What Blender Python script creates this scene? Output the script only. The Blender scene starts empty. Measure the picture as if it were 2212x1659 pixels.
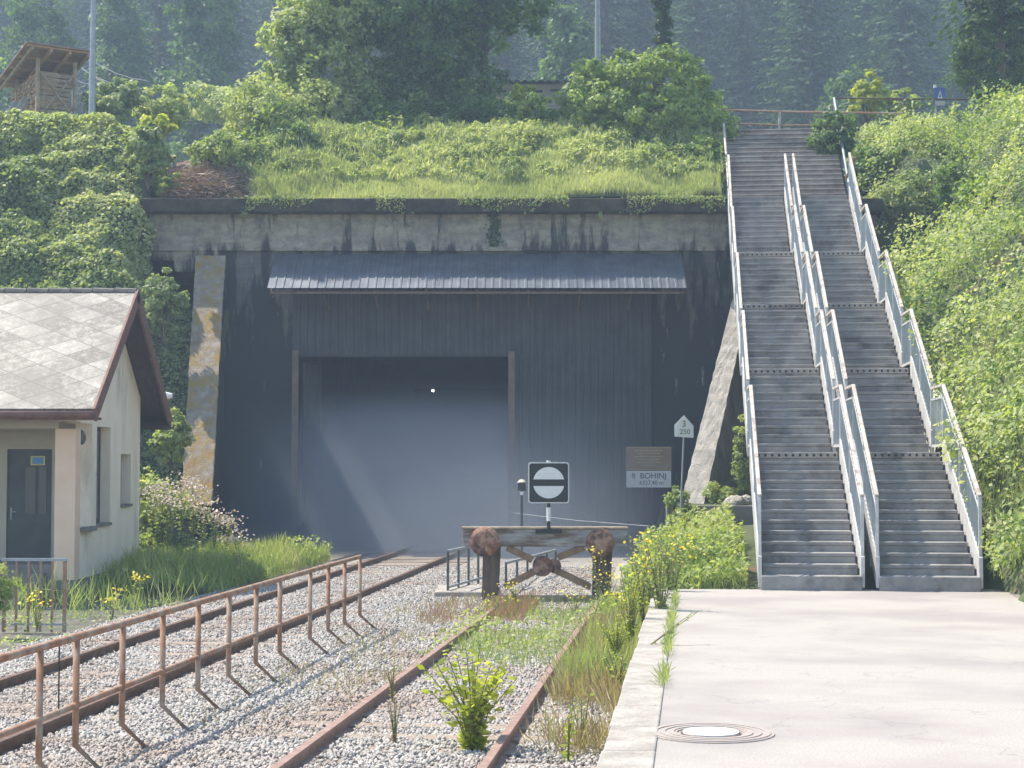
import bpy, math, random
import numpy as np
from mathutils import Vector, Matrix
R = math.radians
random.seed(7); rng = np.random.default_rng(11)
S = bpy.context.scene; COL = S.collection

# ------------------------------------------------------------------ camera, world, sun, exposure
CAMH = 1.845
cd = bpy.data.cameras.new("camera"); cam = bpy.data.objects.new("camera", cd); COL.objects.link(cam)
cam.location = (0, 0, CAMH); cam.rotation_euler = (R(90 + 2.6075), 0, 0)
cd.sensor_width = 36; cd.lens = 60.22; cd.clip_end = 2000; cd.clip_start = 0.1
S.camera = cam
SUN = Vector((-.56, .25, 1.0)).normalized()
el = math.asin(SUN.z)
w = bpy.data.worlds.new("World"); S.world = w; w.use_nodes = True
nt = w.node_tree; bg = nt.nodes["Background"]
sky = nt.nodes.new("ShaderNodeTexSky"); sky.sky_type = 'NISHITA'; sky.sun_disc = False
sky.sun_elevation = el; sky.sun_rotation = math.atan2(SUN.x, SUN.y)
sky.air_density = 1.2; sky.dust_density = .6; sky.ozone_density = 1.2
nt.links.new(sky.outputs[0], bg.inputs[0]); bg.inputs[1].default_value = 0.15
ld = bpy.data.lights.new("sun", 'SUN'); ld.energy = 5.0; ld.angle = R(0.53); ld.color = (1, .91, .76)
sun = bpy.data.objects.new("sun", ld); COL.objects.link(sun); sun.location = (0, 0, 60)
sun.rotation_euler = SUN.to_track_quat('Z', 'Y').to_euler()
S.view_settings.view_transform = 'Standard'; S.view_settings.look = 'None'
S.view_settings.exposure = 1.0; S.view_settings.gamma = 1
S.render.engine = 'CYCLES'
cy = S.cycles
cy.use_denoising = True; cy.max_bounces = 6; cy.diffuse_bounces = 3; cy.glossy_bounces = 2
cy.transmission_bounces = 3; cy.volume_bounces = 0; cy.transparent_max_bounces = 6
cy.volume_step_rate = 3; cy.volume_max_steps = 128; cy.sample_clamp_indirect = 6

# ------------------------------------------------------------------ helpers
F = 3700.0
def at(x, y, D):      # a point seen D metres ahead
    return Vector(((x - 1106) * D / F, D, CAMH + (998 - y) * D / F))
def mk(name, verts, faces, mat=None, parent=None, smooth=False):
    me = bpy.data.meshes.new(name); me.from_pydata([tuple(v) for v in verts], [], faces); me.update()
    o = bpy.data.objects.new(name, me); COL.objects.link(o)
    if mat: me.materials.append(mat)
    if parent: o.parent = parent
    if smooth: me.polygons.foreach_set("use_smooth", [True] * len(me.polygons))
    return o
class MB:
    def __init__(s): s.v = []; s.f = []
    def add(s, vs, fs):
        b = len(s.v); s.v += [tuple(v) for v in vs]; s.f += [tuple(i + b for i in f) for f in fs]; return s
    def box(s, x0, x1, y0, y1, z0, z1):
        return s.add([(x0,y0,z0),(x1,y0,z0),(x1,y1,z0),(x0,y1,z0),(x0,y0,z1),(x1,y0,z1),(x1,y1,z1),(x0,y1,z1)],
                     [(0,3,2,1),(4,5,6,7),(0,1,5,4),(1,2,6,5),(2,3,7,6),(3,0,4,7)])
    def bar(s, a, b, w, h=None, up=(0,0,1)):   # rectangular bar from a to b
        a = Vector(a); b = Vector(b); h = h or w; d = (b - a).normalized(); u = Vector(up)
        if abs(d.dot(u)) > .99: u = Vector((0, 1, 0))
        r = d.cross(u).normalized(); u = r.cross(d)
        vs = [p + r * sx * w / 2 + u * sz * h / 2 for p in (a, b) for sx, sz in ((-1,-1),(1,-1),(1,1),(-1,1))]
        return s.add(vs, [(0,1,2,3),(7,6,5,4),(0,4,5,1),(1,5,6,2),(2,6,7,3),(3,7,4,0)])
    def tube(s, pts, r, n=8, r2=None):
        pts = [Vector(p) for p in pts]; vs = []; fs = []; L = len(pts)
        for i, p in enumerate(pts):
            d = (pts[min(i+1, L-1)] - pts[max(i-1, 0)]).normalized()
            u = Vector((0,0,1)) if abs(d.z) < .9 else Vector((0,1,0))
            a = d.cross(u).normalized(); b = a.cross(d)
            rr = r if r2 is None else r + (r2 - r) * i / max(1, L-1)
            vs += [p + (a * math.cos(t) + b * math.sin(t)) * rr for t in [2*math.pi*k/n for k in range(n)]]
        for i in range(L-1):
            for k in range(n):
                k2 = (k+1) % n; fs.append((i*n+k, i*n+k2, (i+1)*n+k2, (i+1)*n+k))
        fs.append(tuple(range(n))[::-1]); fs.append(tuple((L-1)*n + k for k in range(n)))
        return s.add(vs, fs)
    def prism(s, poly, axis, a, b):      # polygon extruded along an axis; poly in the other two axes (in order)
        n = len(poly)
        def P(p, t): return {0: (t, p[0], p[1]), 1: (p[0], t, p[1]), 2: (p[0], p[1], t)}[axis]
        vs = [P(p, a) for p in poly] + [P(p, b) for p in poly]
        fs = [tuple(range(n)), tuple(range(n, 2*n))[::-1]] + [(i, i+n, (i+1) % n + n, (i+1) % n) for i in range(n)]
        return s.add(vs, fs)
    def build(s, name, mat=None, parent=None, smooth=False, bevel=0):
        o = mk(name, s.v, s.f, mat, parent, smooth)
        if bevel:
            m = o.modifiers.new("b", 'BEVEL'); m.width = bevel; m.segments = 2; m.limit_method = 'ANGLE'
        return o
def tag(o, label=None, cat=None, group=None, kind=None):
    for k, v in (("label", label), ("category", cat), ("group", group), ("kind", kind)):
        if v: o[k] = v
    return o
def thing(name, label, cat, loc=(0,0,0), rz=0, group=None):
    o = bpy.data.objects.new(name, None); COL.objects.link(o); o.location = loc; o.rotation_euler = (0,0,rz)
    o.empty_display_size = .2
    return tag(o, label, cat, group)
def kids(o): return [c for c in bpy.data.objects if c.parent == o]
def copy_tree(o, loc=None, rz=None, sc=None, label=None):
    def rec(a, par):
        c = a.copy(); COL.objects.link(c)
        if par: c.parent = par
        for ch in kids(a): rec(ch, c)
        return c
    c = rec(o, None)
    if loc is not None: c.location = loc
    if rz is not None: c.rotation_euler = (0,0,rz)
    if sc is not None: c.scale = sc if hasattr(sc, '__len__') else (sc, sc, sc)
    if label: c['label'] = label
    return c

# ------------------------------------------------------------------ numpy value noise
def _h(ix, iy):
    n = (ix.astype(np.int64) * 374761393 + iy.astype(np.int64) * 668265263) & 0xffffffff
    n = ((n ^ (n >> 13)) * 1274126177) & 0xffffffff
    return ((n ^ (n >> 16)) & 0xffff) / 65535.0
def vn(x, y):
    x = np.asarray(x, float); y = np.asarray(y, float)
    ix = np.floor(x); iy = np.floor(y); fx = x - ix; fy = y - iy
    fx = fx*fx*(3-2*fx); fy = fy*fy*(3-2*fy)
    a = _h(ix, iy); b = _h(ix+1, iy); c = _h(ix, iy+1); d = _h(ix+1, iy+1)
    return (a*(1-fx)+b*fx)*(1-fy) + (c*(1-fx)+d*fx)*fy
def fbm(x, y): return (vn(x, y) * .55 + vn(x*2.1+7, y*2.1+3) * .3 + vn(x*4.3+1, y*4.3+9) * .15)

# ------------------------------------------------------------------ materials
def newmat(name):
    m = bpy.data.materials.new(name); m.use_nodes = True; t = m.node_tree
    return m, t, t.nodes["Principled BSDF"]
def N(t, typ, **kw):
    n = t.nodes.new(typ)
    for k, v in kw.items():
        if k in n.inputs: n.inputs[k].default_value = v
        else: setattr(n, k, v)
    return n
def ramp(t, fac, stops):
    r = t.nodes.new("ShaderNodeValToRGB"); e = r.color_ramp.elements
    while len(e) < len(stops): e.new(.5)
    for i, (p, c) in enumerate(stops):
        e[i].position = p; e[i].color = (c[0], c[1], c[2], 1) if hasattr(c, '__len__') else (c, c, c, 1)
    t.links.new(fac, r.inputs[0]); return r
def mixc(t, fac, a, b, mode='MIX'):
    m = t.nodes.new("ShaderNodeMix"); m.data_type = 'RGBA'; m.blend_type = mode
    for i, v in ((0, fac), (6, a), (7, b)):
        if isinstance(v, (int, float)): m.inputs[i].default_value = v
        elif isinstance(v, (tuple, list)): m.inputs[i].default_value = (*v, 1)
        else: t.links.new(v, m.inputs[i])
    return m.outputs[2]
def noise(t, vec, scale, detail=5, rough=.6):
    n = N(t, "ShaderNodeTexNoise", Scale=scale, Detail=detail, Roughness=rough)
    t.links.new(vec, n.inputs["Vector"]); return n.outputs[0]
def coords(t, sc=(1,1,1), kind="Object", rot=(0,0,0)):
    c = t.nodes.new("ShaderNodeTexCoord"); m = t.nodes.new("ShaderNodeMapping")
    m.inputs["Scale"].default_value = sc; m.inputs["Rotation"].default_value = rot
    t.links.new(c.outputs[kind], m.inputs[0]); return m.outputs[0]
def bump(t, p, h, strength=.5, dist=.02):
    b = N(t, "ShaderNodeBump", Strength=strength, Distance=dist); t.links.new(h, b.inputs["Height"])
    t.links.new(b.outputs[0], p.inputs["Normal"]); return b
def mat(name, c1, c2, scale=4, rough=.8, metal=0, bmp=.4, bd=.01, sc=(1,1,1), c3=None, s3=1.0, th3=(.55,.65), spec=.4):
    m, t, p = newmat(name); v = coords(t, sc)
    n1 = noise(t, v, scale); col = ramp(t, n1, [(.35, c1), (.65, c2)]).outputs[0]
    if c3:
        n3 = noise(t, v, s3, 6, .7); msk = ramp(t, n3, [(th3[0], 0.), (th3[1], 1.)]).outputs[0]
        col = mixc(t, msk, col, c3)
    t.links.new(col, p.inputs["Base Color"])
    p.inputs["Roughness"].default_value = rough; p.inputs["Metallic"].default_value = metal
    p.inputs["Specular IOR Level"].default_value = spec
    if bmp: bump(t, p, noise(t, v, scale*6, 4), bmp, bd)
    return m
def leafmat(name, cols, trans=.35, rough=.55):
    """foliage: colour from a per-leaf attribute, translucent as real leaves are"""
    m, t, p = newmat(name)
    a = t.nodes.new("ShaderNodeAttribute"); a.attribute_name = "tone"
    k = len(cols)
    col = ramp(t, a.outputs["Fac"], [(i/(k-1) if k > 1 else 0, c) for i, c in enumerate(cols)]).outputs[0]
    t.links.new(col, p.inputs["Base Color"]); p.inputs["Roughness"].default_value = rough
    p.inputs["Specular IOR Level"].default_value = .5
    tr = t.nodes.new("ShaderNodeBsdfTranslucent")
    c2 = mixc(t, 1.0, col, (1.25, 1.3, .55), 'MULTIPLY'); t.links.new(c2, tr.inputs[0])
    mx = t.nodes.new("ShaderNodeMixShader"); mx.inputs[0].default_value = trans + .08
    t.links.new(p.outputs[0], mx.inputs[1]); t.links.new(tr.outputs[0], mx.inputs[2])
    t.links.new(mx.outputs[0], t.nodes["Material Output"].inputs[0])
    return m
def plain(name, c, rough=.6, metal=0):
    m, t, p = newmat(name)
    v = coords(t); n = noise(t, v, 12)
    col = mixc(t, n, tuple(x*.8 for x in c), tuple(min(1, x*1.15) for x in c))
    t.links.new(col, p.inputs["Base Color"]); p.inputs["Roughness"].default_value = rough; p.inputs["Metallic"].default_value = metal
    return m

M = {}
M['ivy'] = leafmat("ivy_leaf", [(.10,.15,.055),(.20,.26,.10),(.30,.37,.16),(.40,.45,.22),(.50,.52,.30)])
M['brush'] = leafmat("brush_leaf", [(.10,.16,.05),(.21,.28,.09),(.31,.38,.14),(.41,.46,.19),(.52,.54,.27)], .4)
M['lush'] = leafmat("tree_leaf", [(.055,.11,.03),(.11,.19,.045),(.20,.29,.065),(.32,.40,.10)], .4)
M['dark'] = leafmat("dark_leaf", [(.03,.065,.025),(.045,.09,.03),(.07,.12,.035)], .3)
M['grass'] = leafmat("grass_blade", [(.28,.33,.14),(.39,.44,.21),(.50,.53,.28),(.58,.58,.35)], .45)
M['yellowish'] = leafmat("yellow_green_leaf", [(.28,.34,.05),(.42,.46,.08),(.55,.55,.14)], .45)
M['weed'] = leafmat("weed_leaf", [(.17,.24,.07),(.27,.35,.11),(.38,.44,.16),(.48,.48,.24)], .4)
M['dry'] = leafmat("dry_grass_blade", [(.26,.18,.11),(.38,.29,.18),(.40,.40,.22)], .3)
M['red'] = leafmat("reddish_weed", [(.26,.13,.11),(.36,.21,.17),(.30,.28,.14)], .3)
M['spruce'] = leafmat("spruce_needles", [(.02,.055,.03),(.04,.09,.04),(.07,.13,.045),(.11,.17,.055)], .15, .95)
M['yflower'] = leafmat("yellow_flower", [(.75,.55,.02),(.85,.70,.05)], .3)
M['pflower'] = leafmat("pale_pink_flower", [(.50,.36,.36),(.62,.50,.48),(.7,.6,.58)], .3)
def per_tree(m, lo=.55, hi=1.25):
    """each tree of the wood has its own depth of green"""
    t = m.node_tree; p = t.nodes["Principled BSDF"]; l = p.inputs["Base Color"].links[0]; src = l.from_socket
    oi = t.nodes.new("ShaderNodeObjectInfo"); mr = t.nodes.new("ShaderNodeMapRange"); t.links.new(oi.outputs["Random"], mr.inputs[0]); mr.inputs[3].default_value = lo; mr.inputs[4].default_value = hi
    c = t.nodes.new("ShaderNodeVectorMath"); c.operation = 'SCALE'; t.links.new(src, c.inputs[0]); t.links.new(mr.outputs[0], c.inputs["Scale"]); t.links.new(c.outputs[0], p.inputs["Base Color"])
per_tree(M['spruce'])
M['bark'] = mat("bark", (.07,.05,.035), (.14,.11,.08), 6, .9, sc=(1,1,.2))
M['stem'] = mat("plant_stem", (.12,.14,.05), (.2,.17,.08), 8, .8)
M['soil_green'] = mat("soil_under_plants", (.05,.07,.03), (.09,.11,.045), 2, .95, c3=(.12,.09,.06), s3=.7)
M['soil'] = mat("bare_soil", (.20,.12,.075), (.33,.22,.15), 5, .95, bmp=.9, bd=.08)
M['brushwood'] = leafmat("dead_brushwood", [(.18,.10,.07),(.28,.18,.13),(.4,.32,.26)], .1)
M['rust'] = mat("rusty_steel", (.25,.12,.07), (.37,.21,.13), 9, .75, .1, .5, .004, c3=(.36,.30,.24), s3=4, th3=(.45,.65))
M['rail_steel'] = mat("rail_steel", (.10,.065,.05), (.2,.12,.09), 9, .6, .3, .3, .003)
M['rail_rust'] = mat("rusted_rail", (.25,.155,.125), (.35,.24,.20), 9, .7, .2, .3, .003)
M['polished'] = mat("worn_rail_head", (.30,.25,.22), (.42,.36,.32), 9, .45, .6, .1, .002)
M['sleeper'] = mat("sleeper_wood", (.22,.17,.135), (.36,.29,.23), 5, .9, sc=(.4,4,4), bmp=.6)
M['kerb'] = mat("kerb_concrete", (.27,.245,.215), (.42,.39,.35), 3, .9, bmp=.8, bd=.03, c3=(.3,.3,.22), s3=2, th3=(.6,.75))
M['concrete'] = mat("concrete", (.27,.25,.22), (.40,.37,.33), 3, .9, bmp=.5, bd=.02, c3=(.16,.15,.13), s3=1.5)
M['step'] = mat("step_concrete", (.22,.215,.21), (.33,.315,.30), 2.5, .9, bmp=.5, bd=.01, c3=(.11,.105,.10), s3=1.1, th3=(.5,.7))
M['oldstep'] = mat("old_step_concrete", (.21,.185,.165), (.33,.295,.27), 2.5, .9, bmp=.6, bd=.02, c3=(.14,.10,.08), s3=1.2, th3=(.5,.7))
M['whitesteel'] = mat("weathered_white_steel", (.42,.42,.42), (.58,.575,.56), 5, .55, .05, .2, .003, c3=(.40,.34,.29), s3=4, th3=(.6,.7))
M['balu'] = mat("grey_blue_balusters", (.27,.31,.34), (.38,.42,.45), 4, .5, .3, .1, .002)
M['handrail'] = mat("peeling_handrail", (.38,.33,.28), (.55,.50,.45), 5, .7, 0, .4, .004, c3=(.26,.20,.16), s3=3, th3=(.56,.66))
M['brownrail'] = mat("brown_painted_rail", (.22,.13,.07), (.34,.22,.13), 8, .7)
M['galv'] = mat("galvanised_steel", (.26,.28,.31), (.36,.38,.41), 6, .55, .2, .1, .002)
M['black'] = plain("black_paint", (.012,.012,.013), .5)
M['white'] = plain("white_enamel", (.72,.72,.70), .4)
M['darkwood'] = mat("dark_tarred_wood", (.055,.04,.03), (.16,.11,.075), 4, .9, sc=(3,3,.4), bmp=.8, bd=.02)
M['beamwood'] = mat("weathered_painted_beam", (.24,.235,.22), (.40,.385,.36), 3, .85, sc=(.5,2,3), c3=(.15,.10,.065), s3=1.3, th3=(.46,.56), bmp=.5)
M['buffer'] = mat("rusted_buffer_plate", (.24,.10,.06), (.46,.29,.20), 6, .9, .0, .9, .02, c3=(.09,.045,.035), s3=4.5, th3=(.45,.6))
M['cladding'] = mat("dark_corrugated_sheet", (.035,.040,.046), (.055,.060,.066), 1.5, .55, .2, .1, .002)
M['canopy'] = mat("canopy_sheet", (.15,.165,.195), (.22,.24,.275), 2, .45, .75, .1, .002)
M['doorpost'] = mat("brown_steel_door_post", (.13,.085,.06), (.20,.14,.10), 4, .7)
M['tunnel'] = mat("sooty_tunnel_lining", (.02,.02,.02), (.05,.048,.045), 1.2, .9)
M['plaster'] = mat("cream_plaster", (.78,.68,.54), (.86,.76,.62), 2.2, .9, bmp=.25, bd=.008, sc=(1,1,.35), c3=(.38,.34,.28), s3=1.0, th3=(.55,.8))
M['plaster_front'] = mat("tan_plaster", (.42,.37,.29), (.48,.43,.34), 2, .9, bmp=.2)
M['pillar'] = mat("peach_plaster", (.74,.53,.38), (.80,.59,.44), 2, .9, bmp=.2)
M['plinth'] = mat("grey_plinth", (.16,.15,.14), (.24,.22,.20), 3, .9)
M['brownwood'] = mat("dark_brown_boards", (.05,.03,.025), (.09,.055,.045), 4, .7, sc=(4,1,1))
M['barge'] = mat("red_brown_barge_board", (.14,.07,.055), (.22,.12,.09), 6, .7)
M['door'] = mat("dark_grey_green_door", (.055,.06,.058), (.075,.08,.075), 3, .5)
M['glass'] = plain("dark_window_glass", (.05,.055,.06), .12)
M['firewood'] = mat("split_firewood", (.30,.19,.11), (.52,.38,.24), 7, .9)
M['board'] = mat("weathered_board", (.22,.17,.12), (.40,.31,.22), 6, .9)
M['orange'] = mat("orange_roof_board", (.42,.24,.14), (.5,.32,.2), 4, .8)
M['roofing'] = mat("red_grey_roofing", (.22,.13,.11), (.33,.22,.19), 4, .8)
M['rock'] = mat("pale_rock", (.30,.28,.24), (.50,.46,.40), 3, .9, bmp=.8, bd=.05)
M['cable'] = plain("cable", (.20,.21,.23), .6)
# special materials
def stained_wall(name, lo, hi, dark, up):
    """board marked concrete with black streaks running down"""
    m, t, p = newmat(name)
    v = coords(t, (1,1,1)); vs = coords(t, (1.3,1,.22)); vh = coords(t, (.35,1,2.2))
    base = ramp(t, noise(t, vh, 2.2), [(.35, lo), (.65, hi)]).outputs[0]
    base = mixc(t, ramp(t, noise(t, v, 3.5, 6, .75), [(.45,0.),(.62,.8)]).outputs[0], base, (.14,.13,.12))
    st = noise(t, vs, 1.5, 6, .65)
    sx = t.nodes.new("ShaderNodeSeparateXYZ"); c = t.nodes.new("ShaderNodeTexCoord"); t.links.new(c.outputs["Object"], sx.inputs[0])
    mr = N(t, "ShaderNodeMapRange"); t.links.new(sx.outputs[2], mr.inputs[0])
    mr.inputs[1].default_value = up[0]; mr.inputs[2].default_value = up[1]; mr.inputs[3].default_value = .22; mr.inputs[4].default_value = -.08
    ad = N(t, "ShaderNodeMath", operation='ADD'); t.links.new(st, ad.inputs[0]); t.links.new(mr.outputs[0], ad.inputs[1])
    col = mixc(t, ramp(t, ad.outputs[0], [(.47,0.),(.55,1.)]).outputs[0], base, dark)
    wt = ramp(t, noise(t, vs, 4.2, 5, .7), [(.62,0.),(.70,.8)]).outputs[0]
    col = mixc(t, wt, col, (.25,.27,.28))
    t.links.new(col, p.inputs["Base Color"]); p.inputs["Roughness"].default_value = .9
    bump(t, p, noise(t, v, 14), .5, .02)
    return m
M['wall'] = stained_wall("stained_concrete_wall", (.22,.19,.145), (.38,.34,.26), (.035,.036,.035), (7.0, 8.2))
M['lowwall'] = stained_wall("blackened_concrete_wall", (.07,.07,.068), (.13,.125,.12), (.022,.026,.03), (4, 9))
M['cornice'] = mat("mossy_cornice", (.028,.025,.017), (.075,.065,.042), 3, .95, bmp=.9, bd=.04, c3=(.24,.23,.20), s3=2.2, th3=(.60,.68))
M['wingtop'] = mat("mossy_wing_coping", (.26,.21,.165), (.42,.36,.30), 5, .95, bmp=1.0, bd=.06, c3=(.36,.24,.075), s3=2.3, th3=(.42,.60))
M['wingtopR'] = mat("pale_wing_coping", (.36,.33,.29), (.52,.48,.43), 4, .95, bmp=.8, bd=.03, c3=(.22,.21,.17), s3=3, th3=(.6,.7))
M['greywall'] = mat("grey_wing_face", (.13,.13,.125), (.20,.195,.185), 2, .95, bmp=.4, c3=(.07,.08,.06), s3=1.4)

def asphalt():
    m, t, p = newmat("worn_pale_asphalt"); v = coords(t); vw = coords(t, (.6,.8,1), rot=(0,0,R(25)))
    col = ramp(t, noise(t, v, 60, 3), [(.3,(.29,.263,.24)),(.7,(.43,.395,.365))]).outputs[0]
    col = mixc(t, ramp(t, noise(t, vw, .7, 5, .6), [(.45,0.),(.62,.75)]).outputs[0], col, (.265,.238,.228))
    col = mixc(t, ramp(t, noise(t, v, 2.6, 5, .7), [(.60,0.),(.68,.35)]).outputs[0], col, (.30,.28,.27))
    t.links.new(col, p.inputs["Base Color"]); p.inputs["Roughness"].default_value = .85
    vo = N(t, "ShaderNodeTexVoronoi", Scale=.28, feature='DISTANCE_TO_EDGE'); wv = t.nodes.new("ShaderNodeVectorMath"); wv.operation = 'ADD'
    nn = N(t, "ShaderNodeTexNoise", Scale=2.2, Detail=4.0); t.links.new(v, nn.inputs["Vector"]); t.links.new(v, wv.inputs[0]); t.links.new(nn.outputs["Color"], wv.inputs[1]); t.links.new(wv.outputs[0], vo.inputs["Vector"])
    col = mixc(t, ramp(t, vo.outputs["Distance"], [(.0,.32),(.005,0.)]).outputs[0], col, (.13,.12,.11))
    col = mixc(t, ramp(t, noise(t, v, 26, 2, .5), [(.70,0.),(.74,.55)]).outputs[0], col, (.20,.18,.165))
    t.links.new(col, p.inputs["Base Color"])
    bump(t, p, noise(t, v, 90, 3), .6, .006); return m
M['asphalt'] = asphalt()
def gravel_base():
    m, t, p = newmat("crushed_stone_ballast"); v = coords(t)
    vo = N(t, "ShaderNodeTexVoronoi", Scale=22.0); t.links.new(v, vo.inputs["Vector"])
    g = t.nodes.new("ShaderNodeRGBToBW"); t.links.new(vo.outputs["Color"], g.inputs[0])
    col = ramp(t, g.outputs[0], [(.1,(.24,.225,.20)),(.5,(.32,.295,.27)),(.9,(.46,.43,.40))]).outputs[0]
    col = mixc(t, ramp(t, noise(t, v, .9, 5), [(.5,0.),(.7,.6)]).outputs[0], col, (.30,.22,.16))
    t.links.new(col, p.inputs["Base Color"]); p.inputs["Roughness"].default_value = .9
    bump(t, p, vo.outputs["Distance"], 1.0, .04); return m
M['gravel'] = gravel_base()
def stone():
    m, t, p = newmat("ballast_stone")
    a = t.nodes.new("ShaderNodeAttribute"); a.attribute_name = "tone"
    col = ramp(t, a.outputs["Fac"], [(0,(.24,.22,.20)),(.35,(.34,.315,.29)),(.8,(.43,.405,.375)),(1,(.54,.51,.475))]).outputs[0]
    v = coords(t, kind="Object")
    col = mixc(t, ramp(t, noise(t, v, .8, 5), [(.48,0.),(.66,.65)]).outputs[0], col, (.30,.21,.155))
    col = mixc(t, ramp(t, noise(t, v, 2.4, 5), [(.58,0.),(.70,.5)]).outputs[0], col, (.20,.175,.155))
    t.links.new(col, p.inputs["Base Color"]); p.inputs["Roughness"].default_value = .85; return m
M['stone'] = stone()
def shingles():
    """diamond shaped fibre cement slates, coordinates along the roof plane"""
    m, t, p = newmat("diamond_slates")
    c = t.nodes.new("ShaderNodeTexCoord"); s = t.nodes.new("ShaderNodeSeparateXYZ"); t.links.new(c.outputs["Object"], s.inputs[0])
    def mth(op, a, b=None):
        n = N(t, "ShaderNodeMath", operation=op)
        for i, q in enumerate((a, b)):
            if q is None: continue
            if isinstance(q, (int, float)): n.inputs[i].default_value = q
            else: t.links.new(q, n.inputs[i])
        return n.outputs[0]
    u = mth('MULTIPLY', s.outputs[0], 1.15); vv = mth('MULTIPLY', s.outputs[1], 1.75)
    a = mth('ADD', u, vv); b = mth('SUBTRACT', u, vv)
    fa = mth('FRACT', a); fb = mth('FRACT', b)
    ln = mth('MAXIMUM', mth('LESS_THAN', fa, .045), mth('LESS_THAN', fb, .045))
    cb = t.nodes.new("ShaderNodeCombineXYZ"); t.links.new(mth('FLOOR', a), cb.inputs[0]); t.links.new(mth('FLOOR', b), cb.inputs[1])
    wn = t.nodes.new("ShaderNodeTexWhiteNoise"); t.links.new(cb.outputs[0], wn.inputs[0])
    v = coords(t)
    col = ramp(t, noise(t, v, 9, 6, .75), [(.42,(.07,.062,.052)),(.53,(.19,.17,.145)),(.66,(.37,.335,.30))]).outputs[0]
    col = mixc(t, mth('MULTIPLY', wn.outputs[0], .5), col, (.50,.47,.42))
    col = mixc(t, ramp(t, noise(t, v, .8, 4), [(.42,0.),(.62,.8)]).outputs[0], col, (.13,.115,.10))
    col = mixc(t, mth('MULTIPLY', ln, .75), col, (.07,.065,.055))
    t.links.new(col, p.inputs["Base Color"]); p.inputs["Roughness"].default_value = .6
    h = mth('ADD', mth('MULTIPLY', mth('MAXIMUM', fa, fb), .8), mth('MULTIPLY', noise(t, v, 20), .4))
    bump(t, p, h, .5, .012); return m
M['slates'] = shingles()

# ------------------------------------------------------------------ leaf clouds (numpy)
def quads(name, C, A, B, tone, mat, parent=None, tri=False):
    """leaves: centre C, half axes A (length) and B (width); diamond of 4 vertices"""
    n = len(C); V = np.empty((n, 4, 3))
    V[:,0] = C - A; V[:,1] = C + B - A*.1; V[:,2] = C + A; V[:,3] = C - B - A*.1
    me = bpy.data.meshes.new(name)
    me.vertices.add(n*4); me.vertices.foreach_set("co", V.reshape(-1).astype(np.float32))
    me.loops.add(n*4); me.loops.foreach_set("vertex_index", np.arange(n*4, dtype=np.int32))
    me.polygons.add(n); me.polygons.foreach_set("loop_start", np.arange(n, dtype=np.int32)*4)
    me.polygons.foreach_set("loop_total", np.full(n, 4, dtype=np.int32))
    me.update(calc_edges=True)
    at_ = me.attributes.new("tone", 'FLOAT', 'FACE'); at_.data.foreach_set("value", np.clip(tone, 0, 1).astype(np.float32))
    me.materials.append(mat)
    o = bpy.data.objects.new(name, me); COL.objects.link(o)
    if parent: o.parent = parent
    return o
def unit(v): return v / (np.linalg.norm(v, axis=1, keepdims=True) + 1e-9)
def leafaxes(n, nrm, size, spread=.7, aspect=.55, droop=0.0):
    nr = unit(nrm + rng.normal(0, spread, (n, 3)))
    r = rng.normal(0, 1, (n, 3)); r[:,2] -= droop
    a = unit(r - nr * np.sum(r*nr, 1, keepdims=True)); b = np.cross(nr, a)
    s = size * rng.uniform(.6, 1.35, (n, 1))
    return a*s, b*s*aspect
def crown(name, blobs, nleaf, size, mat, parent=None, clump=.35, nclump=None, up=.5, tone=(.5,.25), shell=.55, aspect=.6, droop=.0):
    """blobs: (x,y,z,rx,ry,rz). leaves gather in clumps set through the volume, denser near its skin"""
    vol = np.array([b[3]*b[4]*b[5] for b in blobs]) ** .67; pr = vol / vol.sum()
    nc = nclump or max(12, nleaf // 60)
    bi = rng.choice(len(blobs), nc, p=pr); bb = np.array(blobs)[bi]
    d = unit(rng.normal(0, 1, (nc, 3))); rad = shell + (1-shell)*rng.random((nc,1))**.6
    rad *= (1 + rng.normal(0, .10, (nc,1)))
    cc = bb[:,:3] + d*rad*bb[:,3:]; cs = clump * rng.uniform(.55, 1.35, nc); ct = rng.normal(tone[0], tone[1]*.7, nc)
    ci = rng.integers(0, nc, nleaf); e = unit(rng.normal(0, 1, (nleaf, 3)))
    C = cc[ci] + e * cs[ci][:,None] * (rng.random((nleaf,1))**.45) * np.array([1,1,.75])
    nrm = e*.6 + d[ci]*.5 + np.array([0,0,up])
    A, B = leafaxes(nleaf, nrm, size, .55, aspect, droop)
    return quads(name, C, A, B, ct[ci] + rng.normal(0, tone[1]*.5, nleaf), mat, parent)
def trunk(name, parent, h, r, lean=(0,0), limbs=(), mat_=None):
    mb = MB(); mb.tube([(lean[0]*t, lean[1]*t, h*t) for t in (0,.25,.5,.75,1)], r, 8, r*.45)
    for (t, dx, dy, dz) in limbs:
        b = Vector((lean[0]*t, lean[1]*t, h*t)); mb.tube([b, b+Vector((dx*.5,dy*.5,dz*.35)), b+Vector((dx,dy,dz))], r*.45, 6, r*.12)
    return mb.build(name, mat_ or M['bark'], parent, True)

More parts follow.
